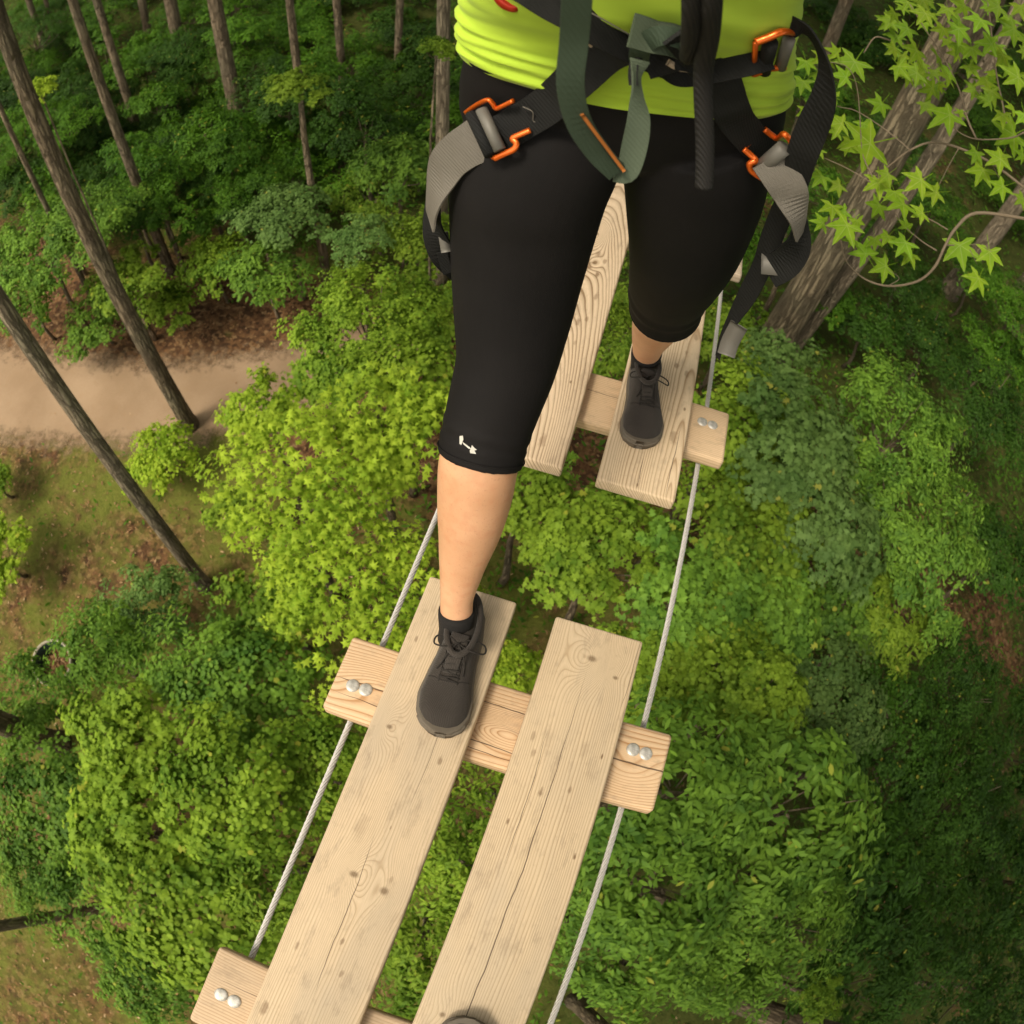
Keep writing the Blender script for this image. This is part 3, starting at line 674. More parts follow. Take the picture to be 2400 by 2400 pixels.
B(2390, 1750, 110, 2.0, 'ellipse', 'deep', 'dark shrub beside the edge trunk', 1.0, CL)
B(1090, 1420, 60, 1.8, 'star', 'lime', 'lime leaves peeping out behind the far end of the left near plank', .95, CL)
# far side of the path
B(860, 740, 150, 2.2, 'round', 'bright', 'bright round-leaved bush left of the knee', 1.1, CL)
B(960, 900, 130, 2.5, 'round', 'bright', 'round-leaved bush left of the capri hem', 1.0, CL)
B(790, 860, 100, 1.9, 'lobed', 'bright', 'bright bush overhanging the right end of the path', 1.15, CL)
B(1000, 720, 100, 2.0, 'round', 'bright', 'bush beside the leg below the pale trunk', 1.0, CL)
B(840, 545, 62, 2.3, 'fine', 'grey', 'small grey-green tree with a short bare stem on the slope', 1.15, CL, 'young tree')
B(670, 490, 95, 1.9, 'fine', 'grey', 'grey-green shrub left of the short-stemmed tree', .85, CL)
B(620, 620, 95, 1.3, 'ellipse', 'mid', 'green shrub above the litter bank', 1.1, CL)
B(500, 610, 75, 1.0, 'round', 'bright', 'bright bush at the foot of the brown trunk', 1.0, CL)
B(400, 700, 60, .8, 'lobed', 'bright', 'low bright bush in front of the brown trunk', .9, CL)
B(290, 640, 85, 1.6, 'round', 'bright', 'bright bush with hanging shoots left of the brown trunk', .8, CL)
B(230, 745, 75, .7, 'fine', 'mid', 'dark green clump above the path edge', 1.0, CL)
B(90, 560, 120, 2.2, 'round', 'mid', 'leafy bush at the left edge beyond the path', 1.15, CL)
B(60, 690, 80, 1.2, 'fine', 'mid', 'low bush on the shaded bank at the left edge', .9, CL)
B(210, 500, 110, 2.4, 'round', 'mid', 'round-leaved bush left of the brown trunk, higher up', 1.0, CL)
B(95, 205, 42, 5.2, 'lobed', 'lime', 'yellow-green leaf spray hanging on the tall left trunk', 1.0, CL)
B(1020, 110, 40, 5.2, 'lobed', 'bright', 'leaf tuft on the pale trunk beside the hip', .9, CL)
B(700, 190, 60, 3.8, 'lobed', 'bright', 'bright climbing leaves high on the slim trunk', .8, CL)
B(985, 560, 85, 2.0, 'round', 'bright', 'green bush left of the pale trunk foot', .8, CL)
B(940, 380, 90, 2.2, 'ellipse', 'mid', 'shrub on the slope left of the hip', .95, CL)
B(880, 450, 80, 1.6, 'ellipse', 'bright', 'bright shrub up the slope behind the short-stemmed tree', .8, CL)
def sway(u, v): return (u + rnd.uniform(-28, 28), v + rnd.uniform(-22, 22))
G2 = 'shrubs filling the wooded slope far behind'
rows = [(20, 75, 95), (85, 75, 95), (150, 75, 95), (220, 78, 90), (290, 78, 85), (360, 78, 85), (430, 76, 85), (490, 70, 85)]
for v, r, stp in rows:
    for u in range(-60, 1120, stp):
        if v > 380 and (u > 620 or u < 80 and v > 450): continue
        uu, vv = sway(u + (v % 60), v)
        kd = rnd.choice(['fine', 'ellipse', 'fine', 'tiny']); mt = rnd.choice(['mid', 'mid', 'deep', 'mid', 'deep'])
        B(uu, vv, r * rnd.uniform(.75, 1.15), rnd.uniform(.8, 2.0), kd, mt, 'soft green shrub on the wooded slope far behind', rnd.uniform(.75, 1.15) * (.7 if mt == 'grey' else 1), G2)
G3 = 'shaded shrubs behind the maple twigs'
for u, v, r in ((1960, 60, 90), (2060, 140, 90), (1980, 260, 90), (1900, 420, 90), (2000, 520, 80), (2120, 320, 80), (2200, 470, 90), (2300, 300, 90), (2380, 480, 90), (2300, 650, 80), (2130, 640, 90), (2400, 200, 90), (2240, 150, 90), (2400, 720, 100), (2050, 760, 90), (1950, 690, 70), (2200, 800, 100), (2350, 820, 100), (1890, 540, 60), (2150, 40, 80), (2330, 60, 80), (1900, 200, 80), (1720, 560, 90), (1620, 560, 80), (2290, 0, 70), (2400, 10, 90)):
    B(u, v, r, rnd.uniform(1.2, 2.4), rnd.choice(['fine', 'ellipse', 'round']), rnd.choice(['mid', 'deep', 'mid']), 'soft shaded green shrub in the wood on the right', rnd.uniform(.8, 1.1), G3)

# the largest star leaves of each sapling are separate leaves
one_star = {}
for (e, p, R) in star_trees:
    for i in range(260):
        a, q = rnd.uniform(0, 6.28), math.sqrt(rnd.random()); top = R * .5 * math.sqrt(max(.05, 1 - q * q * .8))
        pos = p + Vector((math.cos(a) * q * R, math.sin(a) * q * R, top * rnd.uniform(.75, 1.12) - R * .12))
        k = i % 4
        if k not in one_star:
            T, F = LEAF['star']; s = np.array([1, 1, 1.0 + .8 * k]); me = mesh('star_leaf', T * s, F, M_FOL['lime'], True)
            x = me.attributes.new('tip', 'FLOAT', 'POINT'); x.data.foreach_set('value', [.35 + .2 * k] * len(T)); one_star[k] = me
        sc = rnd.uniform(.09, .14)
        mw = Matrix.Translation(pos) @ Matrix.Rotation(rnd.uniform(0, 6.28), 4, 'Z') @ Matrix.Rotation(rnd.gauss(0, .35), 4, 'X') @ Matrix.Rotation(rnd.gauss(0, .3), 4, 'Y') @ Matrix.Scale(sc, 4)
        o = link('leaf', one_star[k], e, mw); t = rnd.uniform(.85, 1.2); o.color = (t, t, t, 1)

PATHC = [at_ground(u, v) for u, v in ((-420, 830), (-100, 900), (120, 935), (330, 945), (560, 925), (700, 890))]
def on_path(a, b):
    q = Vector((a, b, 0))
    for P0, P1 in zip(PATHC[:-1], PATHC[1:]):
        d = Vector((P1.x - P0.x, P1.y - P0.y, 0)); k = max(0, min(1, (q - Vector((P0.x, P0.y, 0))).dot(d) / d.length_squared))
        if (q - Vector((P0.x, P0.y, 0)) - d * k).length < .95: return True
    return False
# low herbs under everything
def undergrowth():
    g = np.random.default_rng(5)
    def put(n, xr, yr, leaf, kind, mat, dens, nm, hmax):
        x = g.uniform(*xr, n); y = g.uniform(*yr, n)
        keep = [dens(a, b) > g.random() for a, b in zip(x, y)]; x, y = x[keep], y[keep]
        z = np.array([gh(a, b) for a, b in zip(x, y)]) + g.uniform(.03, hmax, len(x))
        N = np.stack([g.normal(0, .35, len(x)), g.normal(0, .35, len(x)), np.ones(len(x))], 1)
        me = scatter(nm, kind, np.stack([x, y, z], 1), N, g.uniform(0, 6.28, len(x)), leaf * g.uniform(.6, 1.3, len(x)), g.uniform(0, 1, len(x)), M_FOL[mat])
        tag(link(nm, me), kind='stuff')
    def far(a, b):
        q = noise.noise(Vector((a * .3, b * .3, 9))); return max(0, min(1, (b - (6.8 if a < -1 else 5.0)) * .9)) * (1 if q > -.25 else .5)
    put(110000, (-32, 34), (5.0, 30), .13, 'ellipse', 'mid', far, 'ground_cover', .40)
    def near_(a, b):
        if a < -3.0 and -.5 < b < 8: 
            if on_path(a, b): return 0
            q = noise.noise(Vector((a * 1.1, b * 1.1, 4))); return .10 if q > .05 else .02
        return (.55 + .5 * noise.noise(Vector((a * .5, b * .5, 2)))) * (0.15 if (a < -1.5 and b < -2) else 1)
    put(70000, (-9, 14), (-7, 9), .085, 'ellipse', 'mid', near_, 'low_herbs', .35)
undergrowth()
M_DEAD = NT('dead_leaves'); _r = M_DEAD.geo('Random Per Island')
M_DEAD = M_DEAD.base(M_DEAD.ramp(_r, [(0, (.09, .045, .022)), (.5, (.22, .115, .05)), (.85, (.34, .20, .09)), (1, (.45, .32, .18))]), .8, .2)
def litter():
    g = np.random.default_rng(8); n = 11000
    x = np.concatenate([g.uniform(-10, 0, n), g.uniform(0, 12, n // 3)]); y = np.concatenate([g.uniform(-6, 9, n), g.uniform(-5, 9, n // 3)]); 
    z = np.array([gh(a, b) for a, b in zip(x, y)]) + g.uniform(.012, .04, len(x))
    kp = np.array([not on_path(a, b) or g.random() < .02 for a, b in zip(x, y)]); x, y, z = x[kp], y[kp], z[kp]
    N = np.stack([g.normal(0, .3, len(x)), g.normal(0, .3, len(x)), np.ones(len(x))], 1)
    me = scatter('fallen_leaves', 'ellipse', np.stack([x, y, z], 1), N, g.uniform(0, 6.28, len(x)), g.uniform(.025, .065, len(x)), g.uniform(0, 1, len(x)), M_DEAD)
    tag(link('fallen_leaves', me), kind='stuff')
litter()

# the sunken tub of leaves below the path
def tub():
    b = at_ground(150, 1568); R = .27; b.z -= .0
    e = empty('round_tub', b, 'round dark green tub full of brown leaves, half hidden under shrubs at the left', 'tub')
    prof = [(R * .80, -.05), (R * .86, .05), (R * .95, .25), (R, .36), (R + .03, .365), (R + .032, .34), (R + .012, .335)]
    def lathe(pr, n=36):
        V = [(b.x + r * math.cos(2 * math.pi * k / n), b.y + r * math.sin(2 * math.pi * k / n), b.z + z) for r, z in pr for k in range(n)]
        F = [(i * n + k, i * n + (k + 1) % n, (i + 1) * n + (k + 1) % n, (i + 1) * n + k) for i in range(len(pr) - 1) for k in range(n)]
        return V, F
    mg = NT('dark_green_plastic').base((.022, .055, .045), .5, .4); mr = NT('pale_rim').base((.33, .29, .21), .6, .4)
    V, F = lathe([(R * .80, -.05), (R * .86, .05), (R * .95, .25), (R + .004, .352)]); link('tub_wall', mesh('tub_wall', V, F, mg), e)
    V, F = lathe([(R + .0, .35), (R + .006, .368), (R + .03, .370), (R + .036, .345), (R + .022, .30)]); link('rim', mesh('rim', V, F, mr), e)
    V, F = lathe([(.001, .12), (R * .5, .11), (R * .9, .09)]); link('soil', mesh('soil', V, F, M_DEAD), e)
    g = np.random.default_rng(3); n = 260; a = g.uniform(0, 6.28, n); q = np.sqrt(g.random(n)) * R * .85
    me = scatter('leaves', 'ellipse', np.stack([b.x + q * np.cos(a), b.y + q * np.sin(a), b.z + .13 + g.uniform(0, .03, n)], 1), np.stack([g.normal(0, .4, n), g.normal(0, .4, n), np.ones(n)], 1), g.uniform(0, 6.28, n), g.uniform(.05, .09, n), np.ones(n), M_DEAD)
    tag(link('dead_leaves', me, e), kind='stuff')
tub()

# ------------------------------------------------------------------ maple-like branches hanging close on the right
def close_leaf(seed):
    g = random.Random(seed); V = [(0, 0, 0)]; F = []
    lob = [(90, 1.0, 26), (35, .93, 24), (-22, .74, 24), (145, .93, 24), (202, .74, 24)]; ring = []
    order = sorted(lob, key=lambda l: l[0])          # -22, 35, 90, 145, 202
    for i, (a, r, w) in enumerate(order):
        r *= g.uniform(.92, 1.06)
        for da, rr in ((-27, .47), (-17, .60), (-11, .66), (-8, .78), (0, 1.0), (8, .78), (11, .66), (17, .60)):
            q = rr * r; ring.append((a + da, q if rr < 1 else r))
    ring += [(232, .16), (270, .10), (-52, .16)]
    droop = g.uniform(.25, .7); cur = g.uniform(-.3, .3)
    for a, r in ring:
        x, y = r * math.cos(math.radians(a)) * .55, r * math.sin(math.radians(a)) * .55
        fold = min(abs(math.sin(math.radians(a - l[0]))) * (1 if abs(a - l[0]) < 60 else 9) for l in lob)
        V.append((x, y, r * min(fold, .5) * .08 - droop * r ** 2 * .2 + cur * x * y))
    n = len(ring)
    for i in range(n): F.append((0, i + 1, (i + 1) % n + 1))
    # a thin stalk
    k = len(V); V += [(-.008, 0, 0), (.008, 0, 0), (.008, -.45, -.10), (-.008, -.45, -.10)]; F.append((k, k + 1, k + 2, k + 3))
    return V, F
def mleafmat():
    t = NT('maple_leaf'); P = t.obj(); x, y, z = t.sep(P); oi = t.new('ShaderNodeObjectInfo')
    ang = t.ma('ARCTAN2', y, x); vein = None
    rr = t.ma('SQRT', t.ma('ADD', t.ma('MULTIPLY', x, x), t.ma('MULTIPLY', y, y)))
    for a in (90, 35, -22, 145, 202):
        d = t.ma('ABSOLUTE', t.ma('SUBTRACT', t.ma('MULTIPLY', x, math.sin(math.radians(a))), t.ma('MULTIPLY', y, math.cos(math.radians(a)))))
        side = t.ma('GREATER_THAN', t.ma('ADD', t.ma('MULTIPLY', x, math.cos(math.radians(a))), t.ma('MULTIPLY', y, math.sin(math.radians(a)))), 0.0)
        k = t.ma('MULTIPLY', t.ma('LESS_THAN', d, .007), side); vein = k if vein is None else t.ma('MAXIMUM', vein, k)
    n = t.noise(P, 5, 3)
    c = t.mix(t.maprange(n, .3, .7), (.12, .225, .010), (.20, .31, .014)); c = t.mix(t.ma('MULTIPLY', vein, .5), c, (.30, .36, .10))
    c = t.mix(t.ma('MULTIPLY', t.ma('GREATER_THAN', oi.outputs['Random'], .9999), t.maprange(n, .4, .6)), c, (.45, .24, .06))
    c = t.mix(1.0, c, oi.outputs['Color'], 'MULTIPLY')
    t.base(c, .6, .15); tr = t.new('ShaderNodeBsdfTranslucent'); t.l.new(t.mix(.5, c, (.26, .40, .01)), tr.inputs[0])
    ms = t.new('ShaderNodeMixShader'); ms.inputs[0].default_value = .38
    t.l.new(t.b.outputs[0], ms.inputs[1]); t.l.new(tr.outputs[0], ms.inputs[2]); t.l.new(ms.outputs[0], t.out.inputs[0]); return t.m
ML = mleafmat(); CLM = []
for s in range(6):
    V, F = close_leaf(s); CLM.append(mesh('maple_leaf', V, F, ML, True))
def crop(x, y): return (1600 + .5176 * x, .5176 * y)
def branch(label, twig_list, leaves, d0, fill=()):
    pts0 = crop(*twig_list[0][0][0]); root = empty('maple_branch', at(pts0[0], pts0[1], twig_list[0][1]), label, 'branch', 'maple branches hanging close on the right')
    for pts, d, r in twig_list:
        P = [at(*crop(x, y), d + .03 * math.sin(i)) for i, (x, y) in enumerate(pts)]
        C = catmull(P, 5); R = [r * .72 * (1 - .6 * i / len(C)) for i in range(len(C))]
        V, F = tube(C, R, 7, True, lambda i, a, c: 1 + .15 * noise.noise(Vector(c) * 60)); link('twig', mesh('twig', V, F, M_TWIG), root)
    for x, y, s, *dd in leaves:
        d = (dd[0] if dd else d0) + rnd.uniform(-.12, .12); u, v = crop(x, y); p = at(u, v, d)
        size = s * .5176 * d / LENS_F * 1.36
        tocam = -sight(u, v); nrm = (Vector((0, 0, 1)) * .6 + tocam * 1.0 + Vector((rnd.gauss(0, .45), rnd.gauss(0, .45), rnd.gauss(0, .3)))).normalized()
        yaw = Vector((rnd.gauss(-.3, .6), rnd.gauss(-.5, .6), -.55)); Y = (yaw - nrm * yaw.dot(nrm)).normalized(); X = Y.cross(nrm)
        mw = Matrix.Translation(p) @ Matrix([[X.x, Y.x, nrm.x, 0], [X.y, Y.y, nrm.y, 0], [X.z, Y.z, nrm.z, 0], [0, 0, 0, 1]]) @ Matrix.Scale(size, 4)
        o = link('leaf', CLM[rnd.randrange(6)], root, mw); t = rnd.uniform(.8, 1.25) * (.85 if y < 480 else 1.0); o.color = (t * rnd.uniform(.9, 1.1), t, t, 1)
    return root
branch('maple branch curving low on the right with bright yellow-green star leaves',
  [([(1640, 1000), (1546, 990), (1330, 965), (1240, 1030), (1190, 1110), (1140, 1210), (1060, 1275), (930, 1295), (820, 1260), (740, 1180), (715, 1080)], 2.35, .009),
   ([(1200, 1040), (1150, 1010), (1100, 980), (1070, 930)], 2.33, .004), ([(1150, 1135), (1080, 1090), (1000, 1020), (960, 960)], 2.33, .004), ([(1190, 1110), (1260, 1110), (1340, 1110), (1400, 1140)], 2.34, .003), ([(1300, 1130), (1335, 1200)], 2.33, .002), ([(930, 1295), (980, 1260), (930, 1220)], 2.33, .002), ([(740, 1180), (790, 1100), (740, 1010)], 2.32, .003)],
  [(680, 935, 110), (745, 1020, 150), (635, 1010, 95), (790, 1000, 80), (830, 1150, 135), (920, 1205, 115), (1010, 1100, 120), (1030, 1150, 110), (930, 1070, 90), (870, 1085, 85), (1000, 925, 150), (890, 930, 110), (1085, 965, 90), (1010, 1030, 90), (1255, 1110, 165), (1390, 1140, 135), (1340, 1260, 115), (770, 1080, 80), (960, 870, 110), (735, 960, 90)], 2.3)
up = [(850, 650, 215), (720, 560, 110), (760, 640, 120), (700, 600, 80), (630, 800, 105), (710, 840, 90), (890, 820, 130), (930, 790, 90), (1080, 815, 130), (1150, 870, 105), (1210, 520, 175), (1100, 470, 90), (900, 470, 105), (780, 280, 150), (700, 240, 90), (640, 260, 110), (740, 350, 115), (560, 280, 95), (545, 370, 100), (600, 330, 80), (690, 440, 85), (640, 470, 80), (560, 500, 80), (1130, 400, 120), (1200, 350, 110), (1060, 330, 110), (980, 300, 110), (1060, 230, 130), (1250, 130, 120), (1180, 130, 90), (1350, 90, 120), (1400, 200, 130), (1500, 130, 120), (1450, 250, 100), (1520, 350, 130), (1380, 370, 120), (1500, 610, 160), (1440, 720, 125), (1360, 770, 130), (1450, 845, 115), (1540, 900, 80), (1330, 690, 90), (1550, 520, 110), (1450, 520, 90), (1390, 460, 80), (1300, 300, 100), (1310, 220, 100), (1020, 130, 100), (1100, 60, 110), (1200, 40, 90), (960, 60, 80), (1430, 30, 110), (1530, 30, 100), (1020, 10, 90), (1450, 700, 80), (820, 560, 90), (960, 220, 80), (620, 680, 70), (550, 660, 80), (590, 690, 70), (1540, 700, 80)]
for i in range(42):
    x = rnd.uniform(940, 1580); y = rnd.uniform(-40, 430) if x < 1250 else rnd.uniform(-40, 560)
    up.append((x, y, rnd.uniform(60, 105), rnd.uniform(2.6, 3.4)))
branch('maple branch filling the upper right with overlapping star leaves',
  [([(1640, 920), (1546, 850), (1400, 740), (1250, 670), (1130, 645), (1030, 680), (950, 740), (890, 790), (850, 800)], 2.75, .009),
   ([(1546, 600), (1480, 625), (1330, 630), (1240, 590), (1210, 540)], 2.75, .005), ([(850, 825), (740, 760), (640, 715)], 2.65, .004), ([(1330, 630), (1290, 540), (1250, 400), (1180, 260), (1090, 120), (1030, 20)], 2.8, .007), ([(1480, 625), (1450, 480), (1420, 330), (1400, 160), (1380, 0)], 2.85, .007), ([(1030, 680), (960, 620), (880, 560), (780, 500), (700, 480), (600, 420)], 2.7, .004), ([(860, 800), (830, 740), (810, 660), (790, 400), (740, 300), (640, 280)], 2.7, .004), ([(1000, 200), (930, 180), (870, 170), (820, 240)], 2.9, .007), ([(1250, 670), (1200, 760), (1150, 860)], 2.7, .003), ([(1400, 740), (1430, 800), (1470, 860)], 2.7, .003)],
  up, 2.7)

# ------------------------------------------------------------------ the walker
def skin_mat():
    t = NT('skin'); P = t.obj(); n = t.noise(P, 14, 3); n2 = t.noise(P, 260, 3); n3 = t.noise(P, 45, 2)
    c = t.mix(t.maprange(n, .3, .7), (.57, .305, .165), (.65, .365, .21)); c = t.mix(t.maprange(n3, .5, .75, 0, .45), c, (.55, .235, .12))
    c = t.mix(t.maprange(n2, .60, .70, 0, .35), c, (.42, .20, .11))
    t.bump(t.ma('MULTIPLY_ADD', t.noise(P, 700, 2), .6, n2), .35, .0007); t.base(c, .5, .35); t.b.inputs['Subsurface Weight'].default_value = .12
    t.b.inputs['Subsurface Radius'].default_value = (.010, .004, .002); t.b.inputs['Subsurface Scale'].default_value = .5; return t.m
M_SKIN = skin_mat()
M_LEG = cloth('black_jersey', (.0060, .0052, .0050), (.0088, .0075, .0071), 1400, .25, .78, .2, .0)
M_SHIRT = cloth('lime_jersey', (.38, .55, .035), (.45, .63, .05), 1800, .12, .75, .25, .1)
M_SHOE = cloth('dark_knit', (.030, .0245, .020), (.041, .034, .028), 1100, .8, .85, .25, .1)
M_SOLE = NT('dark_rubber').base((.12, .10, .075), .75, .3)
M_LACE = cloth('lace', (.018, .015, .013), (.030, .026, .022), 2500, .6)
M_SOCK = cloth('black_sock', (.012, .011, .010), (.018, .016, .015), 2200, .5)
M_LOGO = NT('pale_print').base((.52, .50, .44), .5, .4)
def limb(pts, add=0.0, seg=28, n=4, ripple=None):
    A = [tuple(at(u, v, d)) + (r + add,) for u, v, d, r in pts]; C = catmull(A, n)
    R = [c[3] for c in C]
    if ripple: R = [r + ripple(i / len(R)) for i, r in enumerate(R)]
    return tube([c[:3] for c in C], R, seg)
FR = [(1070, 1475, 1.375, .031), (1070, 1440, 1.345, .033), (1071, 1400, 1.32, .0338), (1079, 1350, 1.285, .0400), (1088, 1300, 1.25, .0472), (1099, 1250, 1.215, .0545), (1107, 1200, 1.18, .0602),
      (1114, 1150, 1.15, .0633), (1121, 1090, 1.12, .0645), (1135, 1030, 1.108, .0635), (1150, 975, 1.097, .0650), (1167, 919, 1.085, .0675), (1188, 845, 1.07, .0715), (1201, 745, 1.05, .0805), (1214, 621, 1.02, .0895), (1230, 497, .985, .0965), (1243, 422, .96, .099), (1268, 350, .945, .100), (1300, 290, .94, .095)]
BK = [(1511, 855, 1.845, .033), (1515, 829, 1.79, .037), (1522, 800, 1.71, .044), (1535, 768, 1.61, .054), (1548, 740, 1.53, .061), (1557, 722, 1.465, .066), (1568, 680, 1.37, .072),
      (1586, 633, 1.265, .0785), (1606, 571, 1.17, .0865), (1620, 497, 1.10, .0935), (1630, 422, 1.045, .098), (1632, 350, 1.0, .098), (1625, 290, .97, .092)]
def torso_rings(add=0.0):
    c0 = at(1455, 352, .975); c1 = at(1462, 312, .96); c2 = at(1476, 240, .93); c3 = at(1487, 175, .90); c4 = at(1489, 110, .88); c5 = at(1490, 50, .86)
    up = Vector((0, -.015, .0)); L = [(c0, .120, .050), (c1, .198, .074), (c2, .207, .088), (c3, .200, .086), (c4, .193, .086), (c5, .187, .086)]
    p = c5
    for dz, dy, a, b in ((.07, -.035, .168, .10), (.09, -.03, .155, .095), (.10, -.02, .165, .10), (.10, -.005, .18, .105), (.09, .01, .185, .095), (.06, .015, .16, .075), (.04, .01, .085, .06), (.05, .0, .055, .055), (.05, -.01, .052, .055)):
        p = p + Vector((0, dy, dz)); L.append((p, a, b))
    return [(c, a + add, b + add) for c, a, b in L]
RGT = Vector(CR[:, 0]); RGT.z *= .3; RGT.normalize()
def torso(i0, i1, add=0.0, seg=64, n=5, disp=None, cap=True):
    L = torso_rings(add)[i0:i1]; C = catmull([tuple(c) + (a, b) for c, a, b in L], n)
    return tube([c[:3] for c in C], [c[3] for c in C], seg, cap, disp, RGT, [c[4] / c[3] for c in C], (0, 0, 1))
def remeshed(name, parts, mat, parent, vox=.0045, smooth=4):
    V, F = merge(parts); o = link(name, mesh(name, V, F, mat), parent)
    m = o.modifiers.new('join', 'REMESH'); m.mode = 'VOXEL'; m.voxel_size = vox; m.use_smooth_shade = True
    s = o.modifiers.new('soft', 'SMOOTH'); s.factor = .6; s.iterations = smooth; return o
foot0 = at(1070, 1440, 1.345)
person = empty('person', bw(-.14, .78, .02), 'walker in lime shirt, black capri leggings and dark trainers stepping along the planks', 'person')
def ellipsoid(c, r, n=18, m=14):
    pts = [c + Vector((0, 0, r[2] * math.cos(math.pi * i / m))) for i in range(m + 1)]
    V = [(p.x + r[0] * math.sin(math.pi * i / m) * math.cos(2 * math.pi * k / n), p.y + r[1] * math.sin(math.pi * i / m) * math.sin(2 * math.pi * k / n), p.z) for i, p in enumerate(pts) for k in range(n) if 0 < i < m]
    F = [(i * n + k, i * n + (k + 1) % n, (i + 1) * n + (k + 1) % n, (i + 1) * n + k) for i in range(m - 2) for k in range(n)]
    V += [tuple(pts[0]), tuple(pts[-1])]; a = len(V) - 2
    F += [(a, (k + 1) % n, k) for k in range(n)] + [(a + 1, (m - 2) * n + k, (m - 2) * n + (k + 1) % n) for k in range(n)]
    return V, F
TR = torso_rings(); neck = TR[-1][0]; sh = TR[10][0]; head = neck + Vector((.0, -.03, .12))
def arm(s):
    S = sh + RGT * (.165 * s) + Vector((0, 0, -.03)); E_ = S + RGT * (.10 * s) + Vector((0, -.02, .26)); Wr = E_ + RGT * (-.10 * s) + Vector((0, -.05, .23)); H = Wr + Vector((0, -.01, .09))
    parts = [tube(catmull([S - RGT * (.05 * s), S, S.lerp(E_, .5), E_, E_.lerp(Wr, .5), Wr, H], 4), [.055] * 4 + [.052] * 4 + [.044] * 4 + [.037] * 4 + [.035] * 4 + [.026] * 4 + [.033], 14)]
    for k in range(4):                                   # fingers close round the safety line
        b = H + RGT * ((k - 1.5) * .017); l = (.040, .046, .043, .034)[k]
        parts.append(tube(catmull([b, b + Vector((0, -.012, l * .8)), b + Vector((0, -.035, l * 1.1)), b + Vector((0, -.045, l * .5))], 3), .0085, 8))
    parts.append(tube(catmull([Wr + Vector((0, -.01, .04)) - RGT * (.02 * s), H - RGT * (.045 * s) + Vector((0, -.02, .0)), H - RGT * (.04 * s) + Vector((0, -.045, .03))], 3), .010, 8))
    return parts, (S, E_)
armL, aL = arm(-1); armR, aR = arm(1)
face = [ellipsoid(head, (.074, .092, .112)), ellipsoid(head + Vector((0, -.045, -.06)), (.05, .05, .055)), ellipsoid(head + Vector((0, -.098, -.018)), (.014, .020, .026), 10, 8),
        ellipsoid(head + Vector((-.078, 0, -.01)), (.010, .018, .030), 10, 8), ellipsoid(head + Vector((.078, 0, -.01)), (.010, .018, .030), 10, 8),
        ellipsoid(head + Vector((0, -.089, -.058)), (.024, .010, .007), 10, 8)]
remeshed('body', [limb(FR, -.003), limb(BK, -.003), torso(0, 15, -.006)] + armL + armR + face, M_SKIN, person, .0055, 4)
hair_m = NT('brown_hair').base((.10, .055, .028), .5, .4)
hr = [ellipsoid(head + Vector((0, .022, .022)), (.084, .092, .108)), ellipsoid(head + Vector((0, .115, -.02)), (.035, .04, .09))]
remeshed('hair', hr, hair_m, person, .006, 3)
for s in (-1, 1):
    V, F = ellipsoid(head + Vector((.030 * s, -.083, .004)), (.012, .007, .006), 10, 8); link('eye', mesh('eye', V, F, NT('eye').base((.05, .03, .02), .2, .5)), person)
rip = lambda lo, hi, k, amp: (lambda t: amp * math.sin(t * k) * max(0, 1 - abs(t - (lo + hi) / 2) / ((hi - lo) / 2)) if lo < t < hi else 0)
FLG = [(1124, 1077, 1.117, .0632)] + FR[9:]
BLG = [(1559, 728, 1.455, .0670)] + BK[6:]
from mathutils.bvhtree import BVHTree
leg_parts = [limb(FLG, .0035, 40, 8, rip(.0, .22, 95, .0024)), limb(BLG, .0035, 40, 8, rip(.0, .2, 70, .0024)), torso(0, 6, .0, 64)]
remeshed('capri_leggings', leg_parts, M_LEG, person, .0042, 7)
# raised seam bands round the two hems
for lst in (FLG, BLG):
    A = [at(u, v, d) for u, v, d, r in lst[:2]]; ax = (A[1] - A[0]).normalized(); u_ = ax.orthogonal().normalized(); w_ = ax.cross(u_)
    pts = [A[0] + ax * .012 + (u_ * math.cos(k / 36 * 6.2832) + w_ * math.sin(k / 36 * 6.2832)) * (lst[0][3] + .0045) for k in range(37)]
    V, F = tube(pts, .0013, 5, False); link('hem_seam', mesh('hem_seam', V, F, M_LEG), person)
def folds(i, a, c):
    w = math.sin(a); s = i / 60.0
    k = 1.0 / (1 + 1.5 * s)
    n = noise.noise(Vector((math.cos(a) * 1.1, math.sin(a) * 1.1, i * .30 + .7 * math.cos(a * 1.0)))) + .6 * noise.noise(Vector((math.cos(a) * 2.0 + 9, math.sin(a) * 2.0, i * .62 + .8 * math.sin(a * 2))))
    g = i * .34 + 2.4 * math.cos(a + .5) + 2.2 * noise.noise(Vector((math.cos(a) * 1.2, math.sin(a) * 1.2, i * .04)))
    return 1 + .046 * n * k + .0045 * k * math.sin(g * 2.3) * (.4 + abs(noise.noise(Vector((math.cos(a) * 2.2, math.sin(a) * 2.2, i * .1)))) * 3)
V, F = torso(2, 12, .009, 128, 12, folds, False)
# the hem starts just under the harness belt line
o = link('shirt', None, person) if False else None
hemL = torso_rings(.009)
L = [(at(1487, 158, .905), .206, .104)] + hemL[4:12]
C = catmull([tuple(c) + (a, b) for c, a, b in L], 12)
V, F = tube([c[:3] for c in C], [c[3] for c in C], 128, False, folds, RGT, [c[4] / c[3] for c in C], (0, 0, 1))
SHIRT_VF = (V, F)
o = link('shirt', mesh('shirt', V, F, M_SHIRT), person); s = o.modifiers.new('cloth', 'SOLIDIFY'); s.thickness = .0025
for S, E_ in (aL, aR):
    V, F = tube([S.lerp(E_, -.25), S, S.lerp(E_, .25), S.lerp(E_, .5)], [.07, .068, .064, .062], 20, False); link('sleeve', mesh('sleeve', V, F, M_SHIRT), person)
